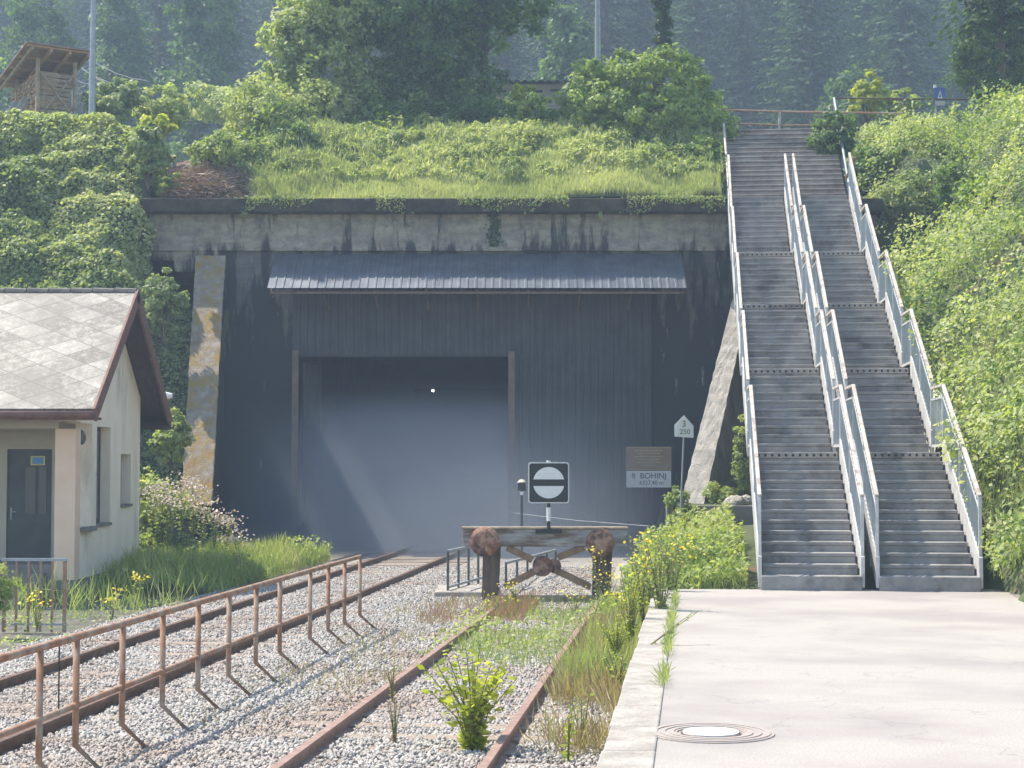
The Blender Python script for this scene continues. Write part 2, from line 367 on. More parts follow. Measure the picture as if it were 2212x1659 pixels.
# ------------------------------------------------------------------ terrain
TH = math.tan(math.atan2(392, 3700)); THA = math.atan(TH)
DP = 45.2                      # face of the portal
def stair_left(D): return 3.53 + (D-24.8)*TH
def sm(a, b, x): t = np.clip((x-a)/(b-a), 0, 1); return t*t*(3-2*t)
def T(X, D):
    X = np.asarray(X, float); D = np.asarray(D, float); X, D = np.broadcast_arrays(X, D)
    lump = (fbm(X*.45, D*.45) - .5)
    z = np.full(X.shape, -.56)
    # strip between the siding and the stairs
    mid = -.5 + .5*sm(-.6, .6, X - (TH*D - .6)) * sm(24, 26, D) + .45*sm(26, 37, D)*sm(0, 2, X - (TH*D - .6))
    z = np.where((D > 24.0) & (X > TH*D - 1.6), mid + lump*.15, z)
    z = np.where((D > 38.7) & (X > 3.6), .88 + lump*.1, z)
    # plateau above the portal
    pl = 8.75 + .73*np.clip(D-45.5, 0, 3.1) + .38*np.clip(D-48.6, 0, 3.6) - .35*np.clip(D-56, 0, 14) + lump*.7
    pl = pl - 1.1*sm(-6.5, -8.5, X)*sm(-11.5, -9.3, X)*sm(46, 49, D) 
    z = np.where(D > 45.45, pl, z)
    # left bank
    lb = np.clip(-.55 + 1.15*(D-36.8), -.56, 10.5 - .2*np.clip(D-49, 0, 20)) + lump*.9*sm(37, 39, D) - 3.3*sm(-10.2, -9.0, X)*sm(37.6, 41, D)*(1-.15*sm(42.5,45,D))
    z = np.where(X < -9.55, lb, np.where((X < -7.45) & (D < 45.3), lb, z))
    # right bank beside the stairs
    xb = stair_left(D) + 3.42
    st = .05 + .394*np.clip(D-24.8, 0, 30)
    rb = np.minimum(st + .95*np.clip(X - xb, 0, 9), 10.0 + .2*np.clip(D-46, 0, 12) + lump) + lump*.5 - 3.2*sm(38.0, 41.0, D)*sm(45.4, 44.6, D)*sm(3.4, 1.6, X-xb)
    rb = np.where(D > 56, rb - .35*np.clip(D-56, 0, 14), rb)
    z = np.where((X > xb) & (D > 17), np.where((D > 45.45) & (X < 9.4), np.maximum(pl, rb*0+8.75), rb), z)
    z = np.where((X > xb-3.6) & (X <= xb) & (D > 45.45), np.minimum(z, 8.55 + .607*np.clip(D-45.6, 0, 4.1)), z)
    # far side, where the wooded hill climbs
    far = 7.5 + .46*np.clip(D-98, 0, 400) + lump*2
    return np.where(D > 70, z*(1-sm(70, 100, D)) + far*sm(70, 100, D), z)

xs = np.concatenate([np.arange(-150, -26, 6.0), np.arange(-26, 26, .4), np.arange(26, 151, 6.0)])
xs = np.unique(np.round(np.concatenate([xs, [-9.56,-9.54,-7.46,-7.44,9.38,9.42]]), 3))
ds = np.unique(np.round(np.concatenate([np.arange(17, 60, .4), [45.44, 45.46], np.arange(60, 110, 2.5), np.arange(110, 219, 8)]), 3))
GX, GD = np.meshgrid(xs, ds); GZ = T(GX, GD)
vid = np.arange(GX.size).reshape(GX.shape); fc = []
for j in range(len(ds)-1):
    for i in range(len(xs)-1):
        q = GZ[j:j+2, i:i+2]
        lim = (2.2 if ds[j] < 45.45 else 5) if ds[j] < 60 else 30
        if q.max() - q.min() > lim or q.max() < -.5: continue
        fc.append((vid[j,i], vid[j,i+1], vid[j+1,i+1], vid[j+1,i]))
hs = mk("hillside", np.c_[GX.ravel(), GD.ravel(), GZ.ravel()], fc, M['soil_green'], None, True)
tag(hs, kind="structure")
g = MB(); g.add([(-160,-34,-.6),(160,-34,-.6),(160,216,-.6),(-160,216,-.6)], [(0,1,2,3)])
tag(g.build("ground", mat("dark_track_soil", (.09,.085,.07), (.16,.15,.125), 3, .95, c3=(.08,.10,.05), s3=.9)), kind="structure")

# ballast bed, in strips beside the track
def lat(l, D): return TH*D + l
def main_c(D): return .0943*D - 6.13
bm = MB(); dd = list(np.arange(4, 46.1, .7)); prof = []
for D in dd:
    D = float(D); mx = main_c(D); sx = lat(-2.3, D)
    xsx = [mx-2.4, mx-1.5, mx-.4, mx+.4, mx+1.5, mx+2.0, sx-1.6, sx-.8, sx, sx+.8, sx+1.72]
    zz = [-.6, -.50, -.49, -.49, -.49, -.53, -.53, -.50, -.495, -.50, -.50]
    prof.append([(x, D, z + .03*(float(fbm(x*.8, D*.8))-.5)) for x, z in zip(xsx, zz)])
k = len(prof[0]); bm.v = [p for r_ in prof for p in r_]
bm.f = [(j*k+i, j*k+i+1, (j+1)*k+i+1, (j+1)*k+i) for j in range(len(dd)-1) for i in range(k-1)]
tag(bm.build("ballast_bed", M['gravel'], None, True), kind="structure")

# loose stones
def stones(n, fx, name, smin, smax):
    P = fx(n); n = len(P); s = rng.uniform(smin, smax, (n,1,1))
    base = np.array([(1,0,0),(0,1,0),(-1,0,0),(0,-1,0),(.1,.1,.8),(0,0,-.8)], float)
    V = base[None]*s*rng.uniform(.6,1.25,(n,6,1)); ang = rng.uniform(0, 6.28, n); c, s_ = np.cos(ang), np.sin(ang)
    V[:,:,0], V[:,:,1] = V[:,:,0]*c[:,None]-V[:,:,1]*s_[:,None], V[:,:,0]*s_[:,None]+V[:,:,1]*c[:,None]
    tl = rng.normal(0,.5,(n,2)); V[:,:,2] += V[:,:,0]*tl[:,0:1] + V[:,:,1]*tl[:,1:2]
    V += P[:,None,:]
    f0 = np.array([(0,1,4),(1,2,4),(2,3,4),(3,0,4),(1,0,5),(2,1,5),(3,2,5),(0,3,5)])
    Fc = (f0[None] + (np.arange(n)*6)[:,None,None]).reshape(-1,3)
    me = bpy.data.meshes.new(name); me.vertices.add(n*6); me.vertices.foreach_set("co", V.reshape(-1).astype(np.float32))
    me.loops.add(len(Fc)*3); me.loops.foreach_set("vertex_index", Fc.reshape(-1).astype(np.int32))
    me.polygons.add(len(Fc)); me.polygons.foreach_set("loop_start", np.arange(len(Fc), dtype=np.int32)*3)
    me.polygons.foreach_set("loop_total", np.full(len(Fc), 3, dtype=np.int32)); me.update(calc_edges=True)
    a = me.attributes.new("tone", 'FLOAT', 'FACE'); a.data.foreach_set("value", np.repeat(np.clip(rng.normal(.55,.25,n),0,1), 8).astype(np.float32))
    me.materials.append(M['stone']); o = bpy.data.objects.new(name, me); COL.objects.link(o); return o
def fx(n):
    D = 12.6 * (38/12.6) ** (rng.random(n)**1.0); l = rng.uniform(-8.6, -.72, n); X = TH*D + l
    m = main_c(D); onr = (np.abs(X-m+.75) < .1) | (np.abs(X-m-.75) < .1) | (np.abs(l+3.05) < .09) | (np.abs(l+1.54) < .09)
    # keep the sleepers of the siding partly bare
    ph = np.abs(((D + .106*(l+2.3) - 11.47 + .31) % .62) - .31) < .115
    bare = ph & (np.abs(l+2.3) < 1.3) & (rng.random(n) < .12 + .5*(vn(X*1.2, D*1.2) > .55))
    bare2 = (np.abs(((D + .106*(X-m) - 11.47 + .31) % .62) - .31) < .115) & (np.abs(X-m) < 1.3) & (rng.random(n) < .1 + .5*(vn(X*1.2, D*1.2) > .6))
    ok = ~onr & ~bare & ~bare2 & (X > m-2.1)
    X, D = X[ok], D[ok]; return np.c_[X, D, -.485 + .02*rng.random(len(X)) + .03*(fbm(X*.8, D*.8)-.5)]
tag(stones(150000, fx, "ballast_stones", .014, .031), "pale grey crushed stone ballast lying around both tracks", "ballast", kind="stuff")

# platform, kerb
pf = MB(); pl = []
for D in np.arange(-8, 25.01, 1.0):
    pl.append((lat(-.268, D), float(D)))
poly = pl + [(14, 25.0), (14, -8)]
pf.prism(poly, 2, -.6, 0); tag(pf.build("platform", M['asphalt']), kind="structure")
kb = MB()
for i, D in enumerate(np.arange(4, 24.6, 1.0)):
    D = float(D); j = random.uniform(-.012, .012); a = lat(-.587+j, D); b = lat(-.587+j, D+.985)
    kb.add([(a,D,-.6),(a+.336-j,D,-.6),(b+.336-j,D+.985,-.6),(b,D+.985,-.6),(a,D,.015),(a+.336-j,D,.015),(b+.336-j,D+.985,.015),(b,D+.985,.015)],
           [(0,3,2,1),(4,5,6,7),(0,1,5,4),(1,2,6,5),(2,3,7,6),(3,0,4,7)])
tag(kb.build("kerb", M['kerb'], bevel=.012), kind="structure")
# manhole cover in the platform
mp = at(1532, 1579, CAMH*F/(1579-998))
mh = thing("manhole_cover", "round grey manhole cover with a white centre, set in the pale platform", "manhole cover", (mp.x, mp.y, .002))
def ring(r0, r1, z0, z1, n=40):
    m = MB(); P = []
    for (r, z) in ((r0,z0),(r0,z1),(r1,z1),(r1,z0)):
        P += [(r*math.cos(2*math.pi*k/n), r*math.sin(2*math.pi*k/n), z) for k in range(n)]
    fs = []
    for a in range(4):
        b = (a+1) % 4
        for k in range(n): fs.append((a*n+k, a*n+(k+1) % n, b*n+(k+1) % n, b*n+k))
    return m.add(P, fs)
rg = MB()
for r0 in (.25, .31, .37):
    q = ring(r0, r0+.036, -.01, .012); rg.add(q.v, q.f)
q = ring(.23, .43, -.01, .006); rg.add(q.v, q.f)
rg.build("frame", plain("cast_iron", (.36,.31,.28), .7), mh)
MB().tube([(0,0,-.02),(0,0,.014)], .19, 36).build("lid", mat("pale_concrete_lid", (.72,.70,.64), (.82,.79,.72), 9, .8), mh)
MB().tube([(0,0,-.02),(0,0,.004)], .205, 36).build("groove", M['rail_steel'], mh)
# ------------------------------------------------------------------ tracks
def rail_mesh(x0f, D0, D1, step=1.0):
    pr = [(-.065,0),(.065,0),(.065,.012),(.012,.03),(.012,.10),(.034,.112),(.034,.14),(-.034,.14),(-.034,.112),(-.012,.10),(-.012,.03),(-.065,.012)]
    m = MB(); n = len(pr); L = 0
    D = D0
    while D <= D1 + 1e-6:
        m.v += [(x0f(D)+a, D, b) for a, b in pr]; L += 1; D += step
    for i in range(L-1):
        for k in range(n):
            k2 = (k+1) % n; m.f.append((i*n+k, i*n+k2, (i+1)*n+k2, (i+1)*n+k))
    m.f.append(tuple(range(n))[::-1]); m.f.append(tuple((L-1)*n+k for k in range(n)))
    return m
def track(name, label, cf, D0, D1, rmat, sl0, sl1):
    t = thing(name, label, "railway track", (0, 0, -.51))
    for s in (-.755, .755):
        o = rail_mesh(lambda D: cf(D)+s, D0, D1).build("rail", rmat, t)
        hd = rail_mesh(lambda D: cf(D)+s, D0, D1)
    D = sl0; 
    while D < sl1:
        m = MB(); c = cf(D); j = random.uniform(-.03, .03)
        m.box(-1.28+j, 1.28+j, -.12, .12, -.12, .040+random.uniform(-.008,.008)); o = m.build("sleeper", M['sleeper'], t, bevel=.01)
        o.location = (c, D, 0); o.rotation_euler = (0, 0, -THA + R(random.uniform(-1,1)))
        D += .62
    return t
track("railway_track", "single running track with dark rails curving into the smoky tunnel mouth", main_c, 4, 60, M['rail_steel'], 11.47, 44)
track("railway_track", "rusty siding rails ending in weeds at the buffer stop", lambda D: lat(-2.3, D), 4, 28, M['rail_rust'], 11.47, 28)
for i, o in enumerate([o for o in bpy.data.objects if o.name.startswith("railway_track")]):
    pass

# ------------------------------------------------------------------ guard fence beside the main track
fl = -4.65
fx0, fx1 = 8.0, 23.93
def fpos(D): return lat(fl, D)
fence = thing("guard_fence", "rusty pipe railing with kicked out feet between the two tracks", "railing", (0,0,0))
MB().tube([(fpos(d), d, .53) for d in (fx0, 12, 16, 20, fx1)], .030, 10).build("top_rail", M['rust'], fence, True)
MB().tube([(fpos(d), d, .02) for d in (fx0, 12, 16, 20, fx1)], .024, 10).build("middle_rail", M['rust'], fence, True)
# post positions, spaced as pixels in the picture of the real fence
pxs = [93, 171, 270, 356, 432, 498, 556, 607, 672, 711, 746, 779]
for x in pxs:
    # X = (x-1106) D/F = TH*D + fl  ->  D
    D = fl / ((x-1106)/F - TH)
    X = fpos(D)
    MB().tube([(X, D, .53), (X, D, -.28), (X+.30, D-.10, -.53)], .026, 8).build("post", M['rust'], fence, True)
D = fl / ((45-1106)/F - TH)
for x in (-70,):
    D = fl / ((x-1106)/F - TH); X = fpos(D)
    MB().tube([(X, D, .53), (X, D, -.28), (X+.30, D-.10, -.53)], .026, 8).build("post", M['rust'], fence, True)
D = fl / ((134-1106)/F - TH)
MB().tube([(fpos(D), D, .53), (fpos(D), D, .02)], .006, 6).build("hanging_wire", M['black'], fence)

# ------------------------------------------------------------------ portal
k = DP/F
def X_(x, D=DP): return (x-1106)*D/F
def Z_(y, D=DP): return CAMH + (998-y)*D/F
por = thing("tunnel_portal", "blackened concrete tunnel portal under a grassy top, closed with dark corrugated sheeting", "tunnel portal", (0, DP, -.5))
def pb(*boxes, name, m, bevel=0, parent=por):
    b = MB()
    for q in boxes: b.box(q[0], q[1], q[2]-DP, q[3]-DP, q[4]+.5, q[5]+.5)
    return b.build(name, m, parent, bevel=bevel)
ZT = Z_(425, 44.75)
pb((X_(298,44.85), 9.75, 44.75, 46.0, ZT-.36, ZT), name="cornice", m=M['cornice'], bevel=.03)
pb((X_(318), X_(1898), DP, 46.0, Z_(540), ZT-.362), name="parapet", m=M['wall'])
cx0, cx1, cz = X_(632), X_(1408), Z_(640)
pb((X_(480), cx0+.1, DP+.1, 46.0, -.7, Z_(540)-.002), (cx1-.1, X_(1898), DP+.1, 46.0, -.7, Z_(540)-.002),
   (cx0+.1, cx1-.1, DP+.1, 46.0, cz-.1, Z_(540)-.004), name="wall", m=M['lowwall'])
pb((X_(372), X_(480)-.002, DP+.05, 46.0, Z_(585), Z_(540)-.002), name="corner_block", m=M['wall'])
pb((X_(318), X_(372)-.002, DP+.12, 46.0, Z_(560), Z_(540)-.002), name="corner_block", m=M['wall'])
# corrugated sheets
def corr(x0, x1, z0, z1, y, pitch, dep, name, m, parent, yt=None, zt=None):
    """vertical ribs; yt shifts the upper edge back for a sloping sheet"""
    n = max(1, round((x1-x0)/pitch)); p = (x1-x0)/n; pts = []
    for i in range(n):
        a = x0 + i*p; pts += [(a, 0), (a+p*.62, 0), (a+p*.70, -dep), (a+p*.92, -dep)]
    pts.append((x1, 0)); mb = MB(); q = len(pts)
    yt = y if yt is None else yt
    mb.v = [(a, y+b, z0) for a, b in pts] + [(a, yt+b, z1) for a, b in pts]
    mb.f = [(i, i+1, q+i+1, q+i) for i in range(q-1)]
    o = mb.build(name, m, parent); s = o.modifiers.new("s", 'SOLIDIFY'); s.thickness = .004; return o
hz = Z_(765)
corr(cx0, cx1, hz+.5, cz+.3+.5, -.02, .20, .035, "upper_cladding", M['cladding'], por)
corr(X_(1112), cx1, -.6+.5, hz+.5-.003, -.02, .20, .035, "side_cladding", M['cladding'], por)
pb((X_(632), X_(645), DP-.16, DP+.02, -.55, Z_(757)), name="door_post", m=M['doorpost'])
pb((X_(1098), X_(1112)+.0, DP-.2, DP+.02, -.55, Z_(760)), name="door_post", m=M['doorpost'])
pb((X_(646), X_(1097), DP+.02, DP+.10, hz-.06, hz+.05), name="door_lintel", m=M['cladding'])
# open door leaf folded back inside on the left
corr(0, 2.0, -.1, hz+.3, 0, .2, .03, "open_door_leaf", M['cladding'], por).location = (X_(652), .12, 0)
bpy.data.objects["open_door_leaf"].rotation_euler = (0, 0, R(82))
# canopy
DC = 43.8; ct = Z_(547); cb = Z_(621, DC)
can = corr(X_(592), X_(1474), cb+.5, ct+.5, DC-DP, .215, .035, "canopy", M['canopy'], por, yt=.04)
fr = MB()
for x in np.linspace(X_(600), X_(1466), 9):
    fr.bar((x, .08, ct+.42), (x, DC-DP+.12, cb+.40), .06, .09); fr.bar((x, .08, cb+.02), (x, DC-DP+.4, cb+.33), .05)
fr.bar((X_(596), DC-DP+.14, cb+.39), (X_(1470), DC-DP+.14, cb+.39), .06)
fr.build("canopy_frame", M['doorpost'], por)
# tunnel bore
tv = MB(); arc = [(cx0+.09, -.6), (cx0+.09, cz-.09), (cx1-.09, cz-.09), (cx1-.09, -.6)]
na = len(arc)
for D in (DP+.2, DP+20, DP+55): tv.v += [(x, D-DP, z+.5) for x, z in arc]
for j in range(2):
    for i in range(na-1): tv.f.append((j*na+i, (j+1)*na+i, (j+1)*na+i+1, j*na+i+1))
tv.f.append(tuple(2*na+i for i in range(na)))
tv.build("tunnel_bore", M['tunnel'], por)
# wing walls
def wing(label, tL, tR, bL, bR, D0, D1, mtop, mface):
    o = thing("wing_wall", label, "wing wall", (0,0,0))
    a, b = at(*tL, D1), at(*tR, D1); c, d = at(*bL, D0), at(*bR, D0)
    a.z = b.z; c.z = d.z
    zb = -.7
    m = MB(); V = [a, b, d, c]; low = [Vector((p.x, p.y, zb)) for p in V]
    m.add([p - Vector((0,0,.12)) for p in V] + low, [(0,3,2,1),(0,1,5,4),(1,2,6,5),(2,3,7,6),(3,0,4,7),(4,5,6,7)])
    m.build("face", mface, o)
    # rough sloping top laid in pours
    n = 40; w = 7; vs = []; fs = []
    for i in range(n+1):
        for j in range(w+1):
            p = c.lerp(a, i/n).lerp(d.lerp(b, i/n), j/w)
            e = .012 if j in (0, w) else 0
            vs.append(p + Vector((random.uniform(-e, e), 0, random.uniform(-.008,.008) + (.02 if i % 8 == 0 else 0))))
    for i in range(n):
        for j in range(w): q = i*(w+1)+j; fs.append((q, q+1, q+w+2, q+w+1))
    t = mk("coping", vs, fs, mtop, o, False); s = t.modifiers.new("s", 'SOLIDIFY'); s.thickness = .14; s.offset = -1
    return o
wing("left wing wall with a mossy orange and grey sloping top beside the ivy bank", (420,552), (484,552), (392,1090), (458,1090), 40.2, 45.15, M['wingtop'], M['lowwall'])
wing("right wing wall with a pale bare sloping top beside the stairs", (1606,560), (1640,560), (1468,1092), (1519,1092), 39.6, 45.15, M['wingtopR'], M['greywall'])
lw = MB(); a = at(1440, 1092, 38.6); b = at(1640, 1092, 38.6)
lw.box(a.x, b.x+.4, 38.6, 38.95, -.5, a.z)
tag(lw.build("retaining_wall", M['greywall'], bevel=.02), "low dark retaining wall with a pale top edge left of the stairs", "wall")

# lamp inside the tunnel, far down
p = at(935, 843, 60)
lm, lt, lp = newmat("lit_lamp"); lp.inputs["Emission Color"].default_value = (1,.95,.85,1); lp.inputs["Emission Strength"].default_value = 12
tl = thing("tunnel_lamp", "tiny lit lamp glowing deep inside the dark tunnel", "lamp", p)
MB().tube([(0,0,-.05),(0,0,.02)], .03, 10).build("bulb", lm, tl)
MB().tube([(0,0,.04),(0,0,.08)], .09, 10).build("shade", M['black'], tl)
# track signal lamp by the door post
p = at(1127, 1080, 41)
sl = thing("signal_lantern", "small dark lantern with a pale domed cap beside the right tunnel door post", "signal lantern", (p.x, p.y, -.5))
zc = Z_(1040, 41)+.5
MB().tube([(0,0,0),(0,0,zc-.12)], .03, 8).build("post", M['black'], sl)
MB().tube([(0,0,zc-.22),(0,0,zc-.03)], .10, 12, .085).build("housing", M['black'], sl)
MB().tube([(0,0,zc-.03),(0,0,zc),(0,0,zc+.05)], .14, 12, .04).build("cap", mat("pale_cap",(.5,.46,.36),(.6,.55,.45)), sl, True)
MB().box(-.035,.035,-.115,-.095, zc-.32, zc-.24).build("number_plate", M['white'], sl)

# ------------------------------------------------------------------ writing
def text(s, size, loc, parent, m, name="lettering", align='CENTER', bold=0.0, sx=1.0):
    cu = bpy.data.curves.new("t", 'FONT'); cu.body = s; cu.size = size; cu.align_x = align; cu.align_y = 'CENTER'; cu.extrude = .002; cu.offset = bold
    o = bpy.data.objects.new("t", cu); COL.objects.link(o)
    dg = bpy.context.evaluated_depsgraph_get(); me = bpy.data.meshes.new_from_object(o.evaluated_get(dg)); bpy.data.objects.remove(o)
    n = bpy.data.objects.new(name, me); COL.objects.link(n); me.materials.clear(); me.materials.append(m)
    n.parent = parent; n.location = loc; n.rotation_euler = (R(90), 0, 0); n.scale = (sx, 1, 1); return n
M['ink'] = plain("grey_green_ink", (.10,.13,.12), .7)
DS = DP - .22
s0 = at(1401, 1053, DS); wS = 97*DS/F
sb = thing("tunnel_name_board", "white board reading BOHINJ and a length in metres on the dark sheeting", "sign", (s0.x, DS, s0.z))
MB().box(-wS/2, wS/2, 0, .03, 0, 36*DS/F).build("board", M['white'], sb, bevel=.004)
text("BOHINJ", .205, (.115, -.004, .30), sb, M['ink'], bold=.003)
text("6327,40 m", .155, (.07, -.004, .12), sb, M['ink'], bold=.001, sx=.96)
text("8", .19, (-.40, -.004, .30), sb, M['ink'], bold=.002)
sp = thing("plaque", "brown plaque with faded golden lines of text above the white board", "plaque", (s0.x, DS, s0.z + 37*DS/F))
MB().box(-wS/2-.01, wS/2+.01, 0, .03, 0, 51*DS/F).build("board", mat("brown_plaque", (.24,.16,.10), (.32,.22,.14), 4, .7), sp, bevel=.004)
gm = plain("faded_gold_paint", (.42,.34,.16), .6); ln = MB()
for i, (z, hw) in enumerate(((.51,.36),(.43,.30),(.35,.40),(.27,.26),(.19,.34),(.11,.20))):
    x = -hw
    while x < hw:
        w_ = random.uniform(.03, .09); ln.box(x, min(hw, x+w_), -.003, 0, z, z+.028); x += w_+.02
    ln.build("text_line", gm, sp); ln = MB()
fb = MB(); 
for q in ((-wS/2+.02, wS/2-.02, .595, .612), (-wS/2+.02, wS/2-.02, .02, .035)): fb.box(q[0], q[1], -.003, 0, q[2], q[3])
fb.build("border", gm, sp)
# kilometre post
DK = 37.5
kb_ = at(1466, 1140, DK)
kp = thing("kilometre_post", "white pointed kilometre plate marked 3 and 250 on a thin pole", "kilometre sign", (kb_.x, DK, kb_.z-.3))
top = at(1477, 943, DK)
MB().tube([(0,0,0),(top.x-kb_.x, 0, top.z-kb_.z+.3)], .02, 8).build("pole", M['galv'], kp)
pw, ph = 41*DK/F/2, 25*DK/F; pz = top.z - kb_.z + .3; pxo = top.x - kb_.x
o = MB().prism([(-pw,0),(pw,-.03),(pw,ph-.02),(0,46*DK/F),(-pw,ph)], 1, -.05, -.03).build("plate", M['white'], kp, bevel=.003); o.location = (pxo, 0, pz)
text("3", .19, (pxo, -.055, pz+.27), kp, plain("rust_brown_digit", (.28,.16,.05), .8), bold=.002)
text("250", .155, (pxo+.02, -.055, pz+.10), kp, M['ink'])

# ------------------------------------------------------------------ buffer stop and its signal
DB = 28.7; c0 = at(1175, 1300, DB)
bf = thing("buffer_stop", "old timber buffer stop with two round rusty buffers at the end of the siding", "buffer stop", (c0.x, DB, -.5))
def bz(y): return Z_(y, DB) + .5
def bx(x): return (x-1106)*DB/F - c0.x
MB().box(bx(1000), bx(1355), 0, .28, bz(1180), bz(1143)).build("beam", M['beamwood'], bf, bevel=.015)
MB().box(bx(998), bx(1357), -.02, .30, bz(1143)+.002, bz(1138)).build("beam_cap", M['board'], bf, bevel=.006)
for xc, yc, r in ((1048, 1168, .245), (1294, 1170, .235)):
    t = MB(); n = 24; rr = []
    for (rad, y) in ((.02,-.30),(r*.6,-.295),(r,-.27),(r*1.02,-.25),(r,-.235),(r*.35,-.2),(r*.33,0)):
        rr += [(bx(xc)+rad*math.cos(2*math.pi*i/n)*(1+.02*math.sin(5*i)), y, bz(yc)+rad*math.sin(2*math.pi*i/n)) for i in range(n)]
    t.v = rr
    for j in range(6):
        for i in range(n): t.f.append((j*n+i, j*n+(i+1) % n, (j+1)*n+(i+1) % n, (j+1)*n+i))
    t.f.append(tuple(range(n))[::-1])
    t.build("buffer", M['buffer'], bf, True)
for xa, xb in ((1040, 1082), (1278, 1322)):
    m = MB(); x0, x1 = bx(xa), bx(xb)
    m.add([(x0+.03,-.05,bz(1180)),(x1,-.05,bz(1180)),(x1,.26,bz(1180)),(x0+.03,.26,bz(1180)),(x0,-.05,-.2),(x1-.05,-.05,-.2),(x1-.05,.26,-.2),(x0,.26,-.2)],
          [(0,1,2,3),(7,6,5,4),(0,4,5,1),(1,5,6,2),(2,6,7,3),(3,7,4,0)])
    m.build("post", M['darkwood'], bf, bevel=.02)
m = MB()
for a_, b_ in (((1095,1183),(1150,1210)), ((1205,1205),(1262,1183)), ((1090,1268),(1160,1232)), ((1200,1232),(1275,1268))):
    A_ = Vector((bx(a_[0]), .12, bz(a_[1]))); B_ = Vector((bx(b_[0]), .12, bz(b_[1])))
    m = MB(); m.bar(A_, B_, .13, .10); m.bar(A_+Vector((0,-.02,.055)), B_+Vector((0,-.02,.055)), .05, .03)
    m.build("brace", M['brownrail'], bf)
m = MB(); m.tube([(bx(1172),-.06,bz(1222)),(bx(1172),.2,bz(1222))], .17, 14); m.tube([(bx(1197),-.02,bz(1222)),(bx(1197),.2,bz(1222))], .12, 12)
m.build("coupling_boss", M['buffer'], bf)
MB().box(bx(1060), bx(1330), -.15, .1, -.02, .12).build("base_beam", M['board'], bf, bevel=.01)
# signal
sg = thing("stop_signal", "square black signal with a white disc split by a black bar, on the buffer stop", "signal", (bx(1185)+c0.x, DB-.03, bz(1145)-.5))
w2 = 44*DB/F; zc = (1145-1042.5)*DB/F
def rrect(w, h, r, n=6):
    P = []
    for cx_, cy_, a0 in ((w-r,h-r,0),(-(w-r),h-r,90),(-(w-r),-(h-r),180),(w-r,-(h-r),270)):
        P += [(cx_+r*math.cos(R(a0+90*i/n)), zc+cy_+r*math.sin(R(a0+90*i/n))) for i in range(n+1)]
    return P
MB().prism(rrect(w2, w2, .05), 1, -.02, 0).build("rim", M['white'], sg)
MB().prism(rrect(w2-.018, w2-.018, .04), 1, -.026, -.02).build("plate", M['black'], sg)
r_ = 50*DB/F*.5*1.02 + .075
for s in (1, -1):
    a0 = math.asin(.055/.26); P = [(.262*math.cos(t), zc+s*.262*math.sin(t)) for t in np.linspace(a0, math.pi-a0, 24)]
    MB().prism(P if s > 0 else P[::-1], 1, -.032, -.026).build("white_segment", M['white'], sg)
zb = zc - w2
MB().tube([(0,0,zb),(0,0,zb-.07)], .028, 10).build("pole", M['black'], sg)
MB().tube([(0,0,zb-.07),(0,0,zb-.30)], .036, 10).build("white_band", M['white'], sg)
MB().tube([(0,0,zb-.30),(0,0,-.0)], .03, 10).build("pole", M['black'], sg)
MB().tube([(0,0.01,zc+w2),(0,0.01,zc+w2+.03)], .035, 10).build("top_cap", M['white'], sg)
MB().box(-.22,.22,-.012,.05,-.05,.012).build("foot_plate", M['black'], sg)

# culvert with two small railings behind the buffer stop
hw = thing("culvert_headwall", "low pale concrete culvert slab behind the buffer stop", "culvert", (at(1020,1285,29.6).x, 29.6, -.5))
MB().box(-.65, .45, -.1, 1.6, -.1, .12).build("slab", M['kerb'], hw, bevel=.02)
def culv(label, xa, ya, xb, yb, Da, Db, n):
    o = thing("culvert_railing", label, "railing", (0,0,0), group=None)
    pa, pb_ = at(xa, ya, Da), at(xb, yb, Db); zf = -.42
    pb_.z = pa.z
    MB().bar(pa, pb_, .045).build("top_rail", M['galv'], o)
    q, r2 = pa.copy(), pb_.copy(); q.z = r2.z = pa.z - .62; MB().bar(q, r2, .04).build("lower_rail", M['galv'], o)
    for i in range(n):
        u = pa.lerp(pb_, i/(n-1)); MB().tube([(u.x,u.y,zf),(u.x,u.y,u.z)], .022, 6).build("post", mat_post, o)
mat_post = plain("dark_green_steel", (.07,.085,.075), .6)
culv("dark railing with pale bars on the culvert left of the buffer stop", 968, 1190, 1072, 1150, 29.8, 33.5, 6)
culv("dark railing seen beneath the buffer beam between its posts", 1093, 1215, 1200, 1175, 31.5, 36.0, 6)
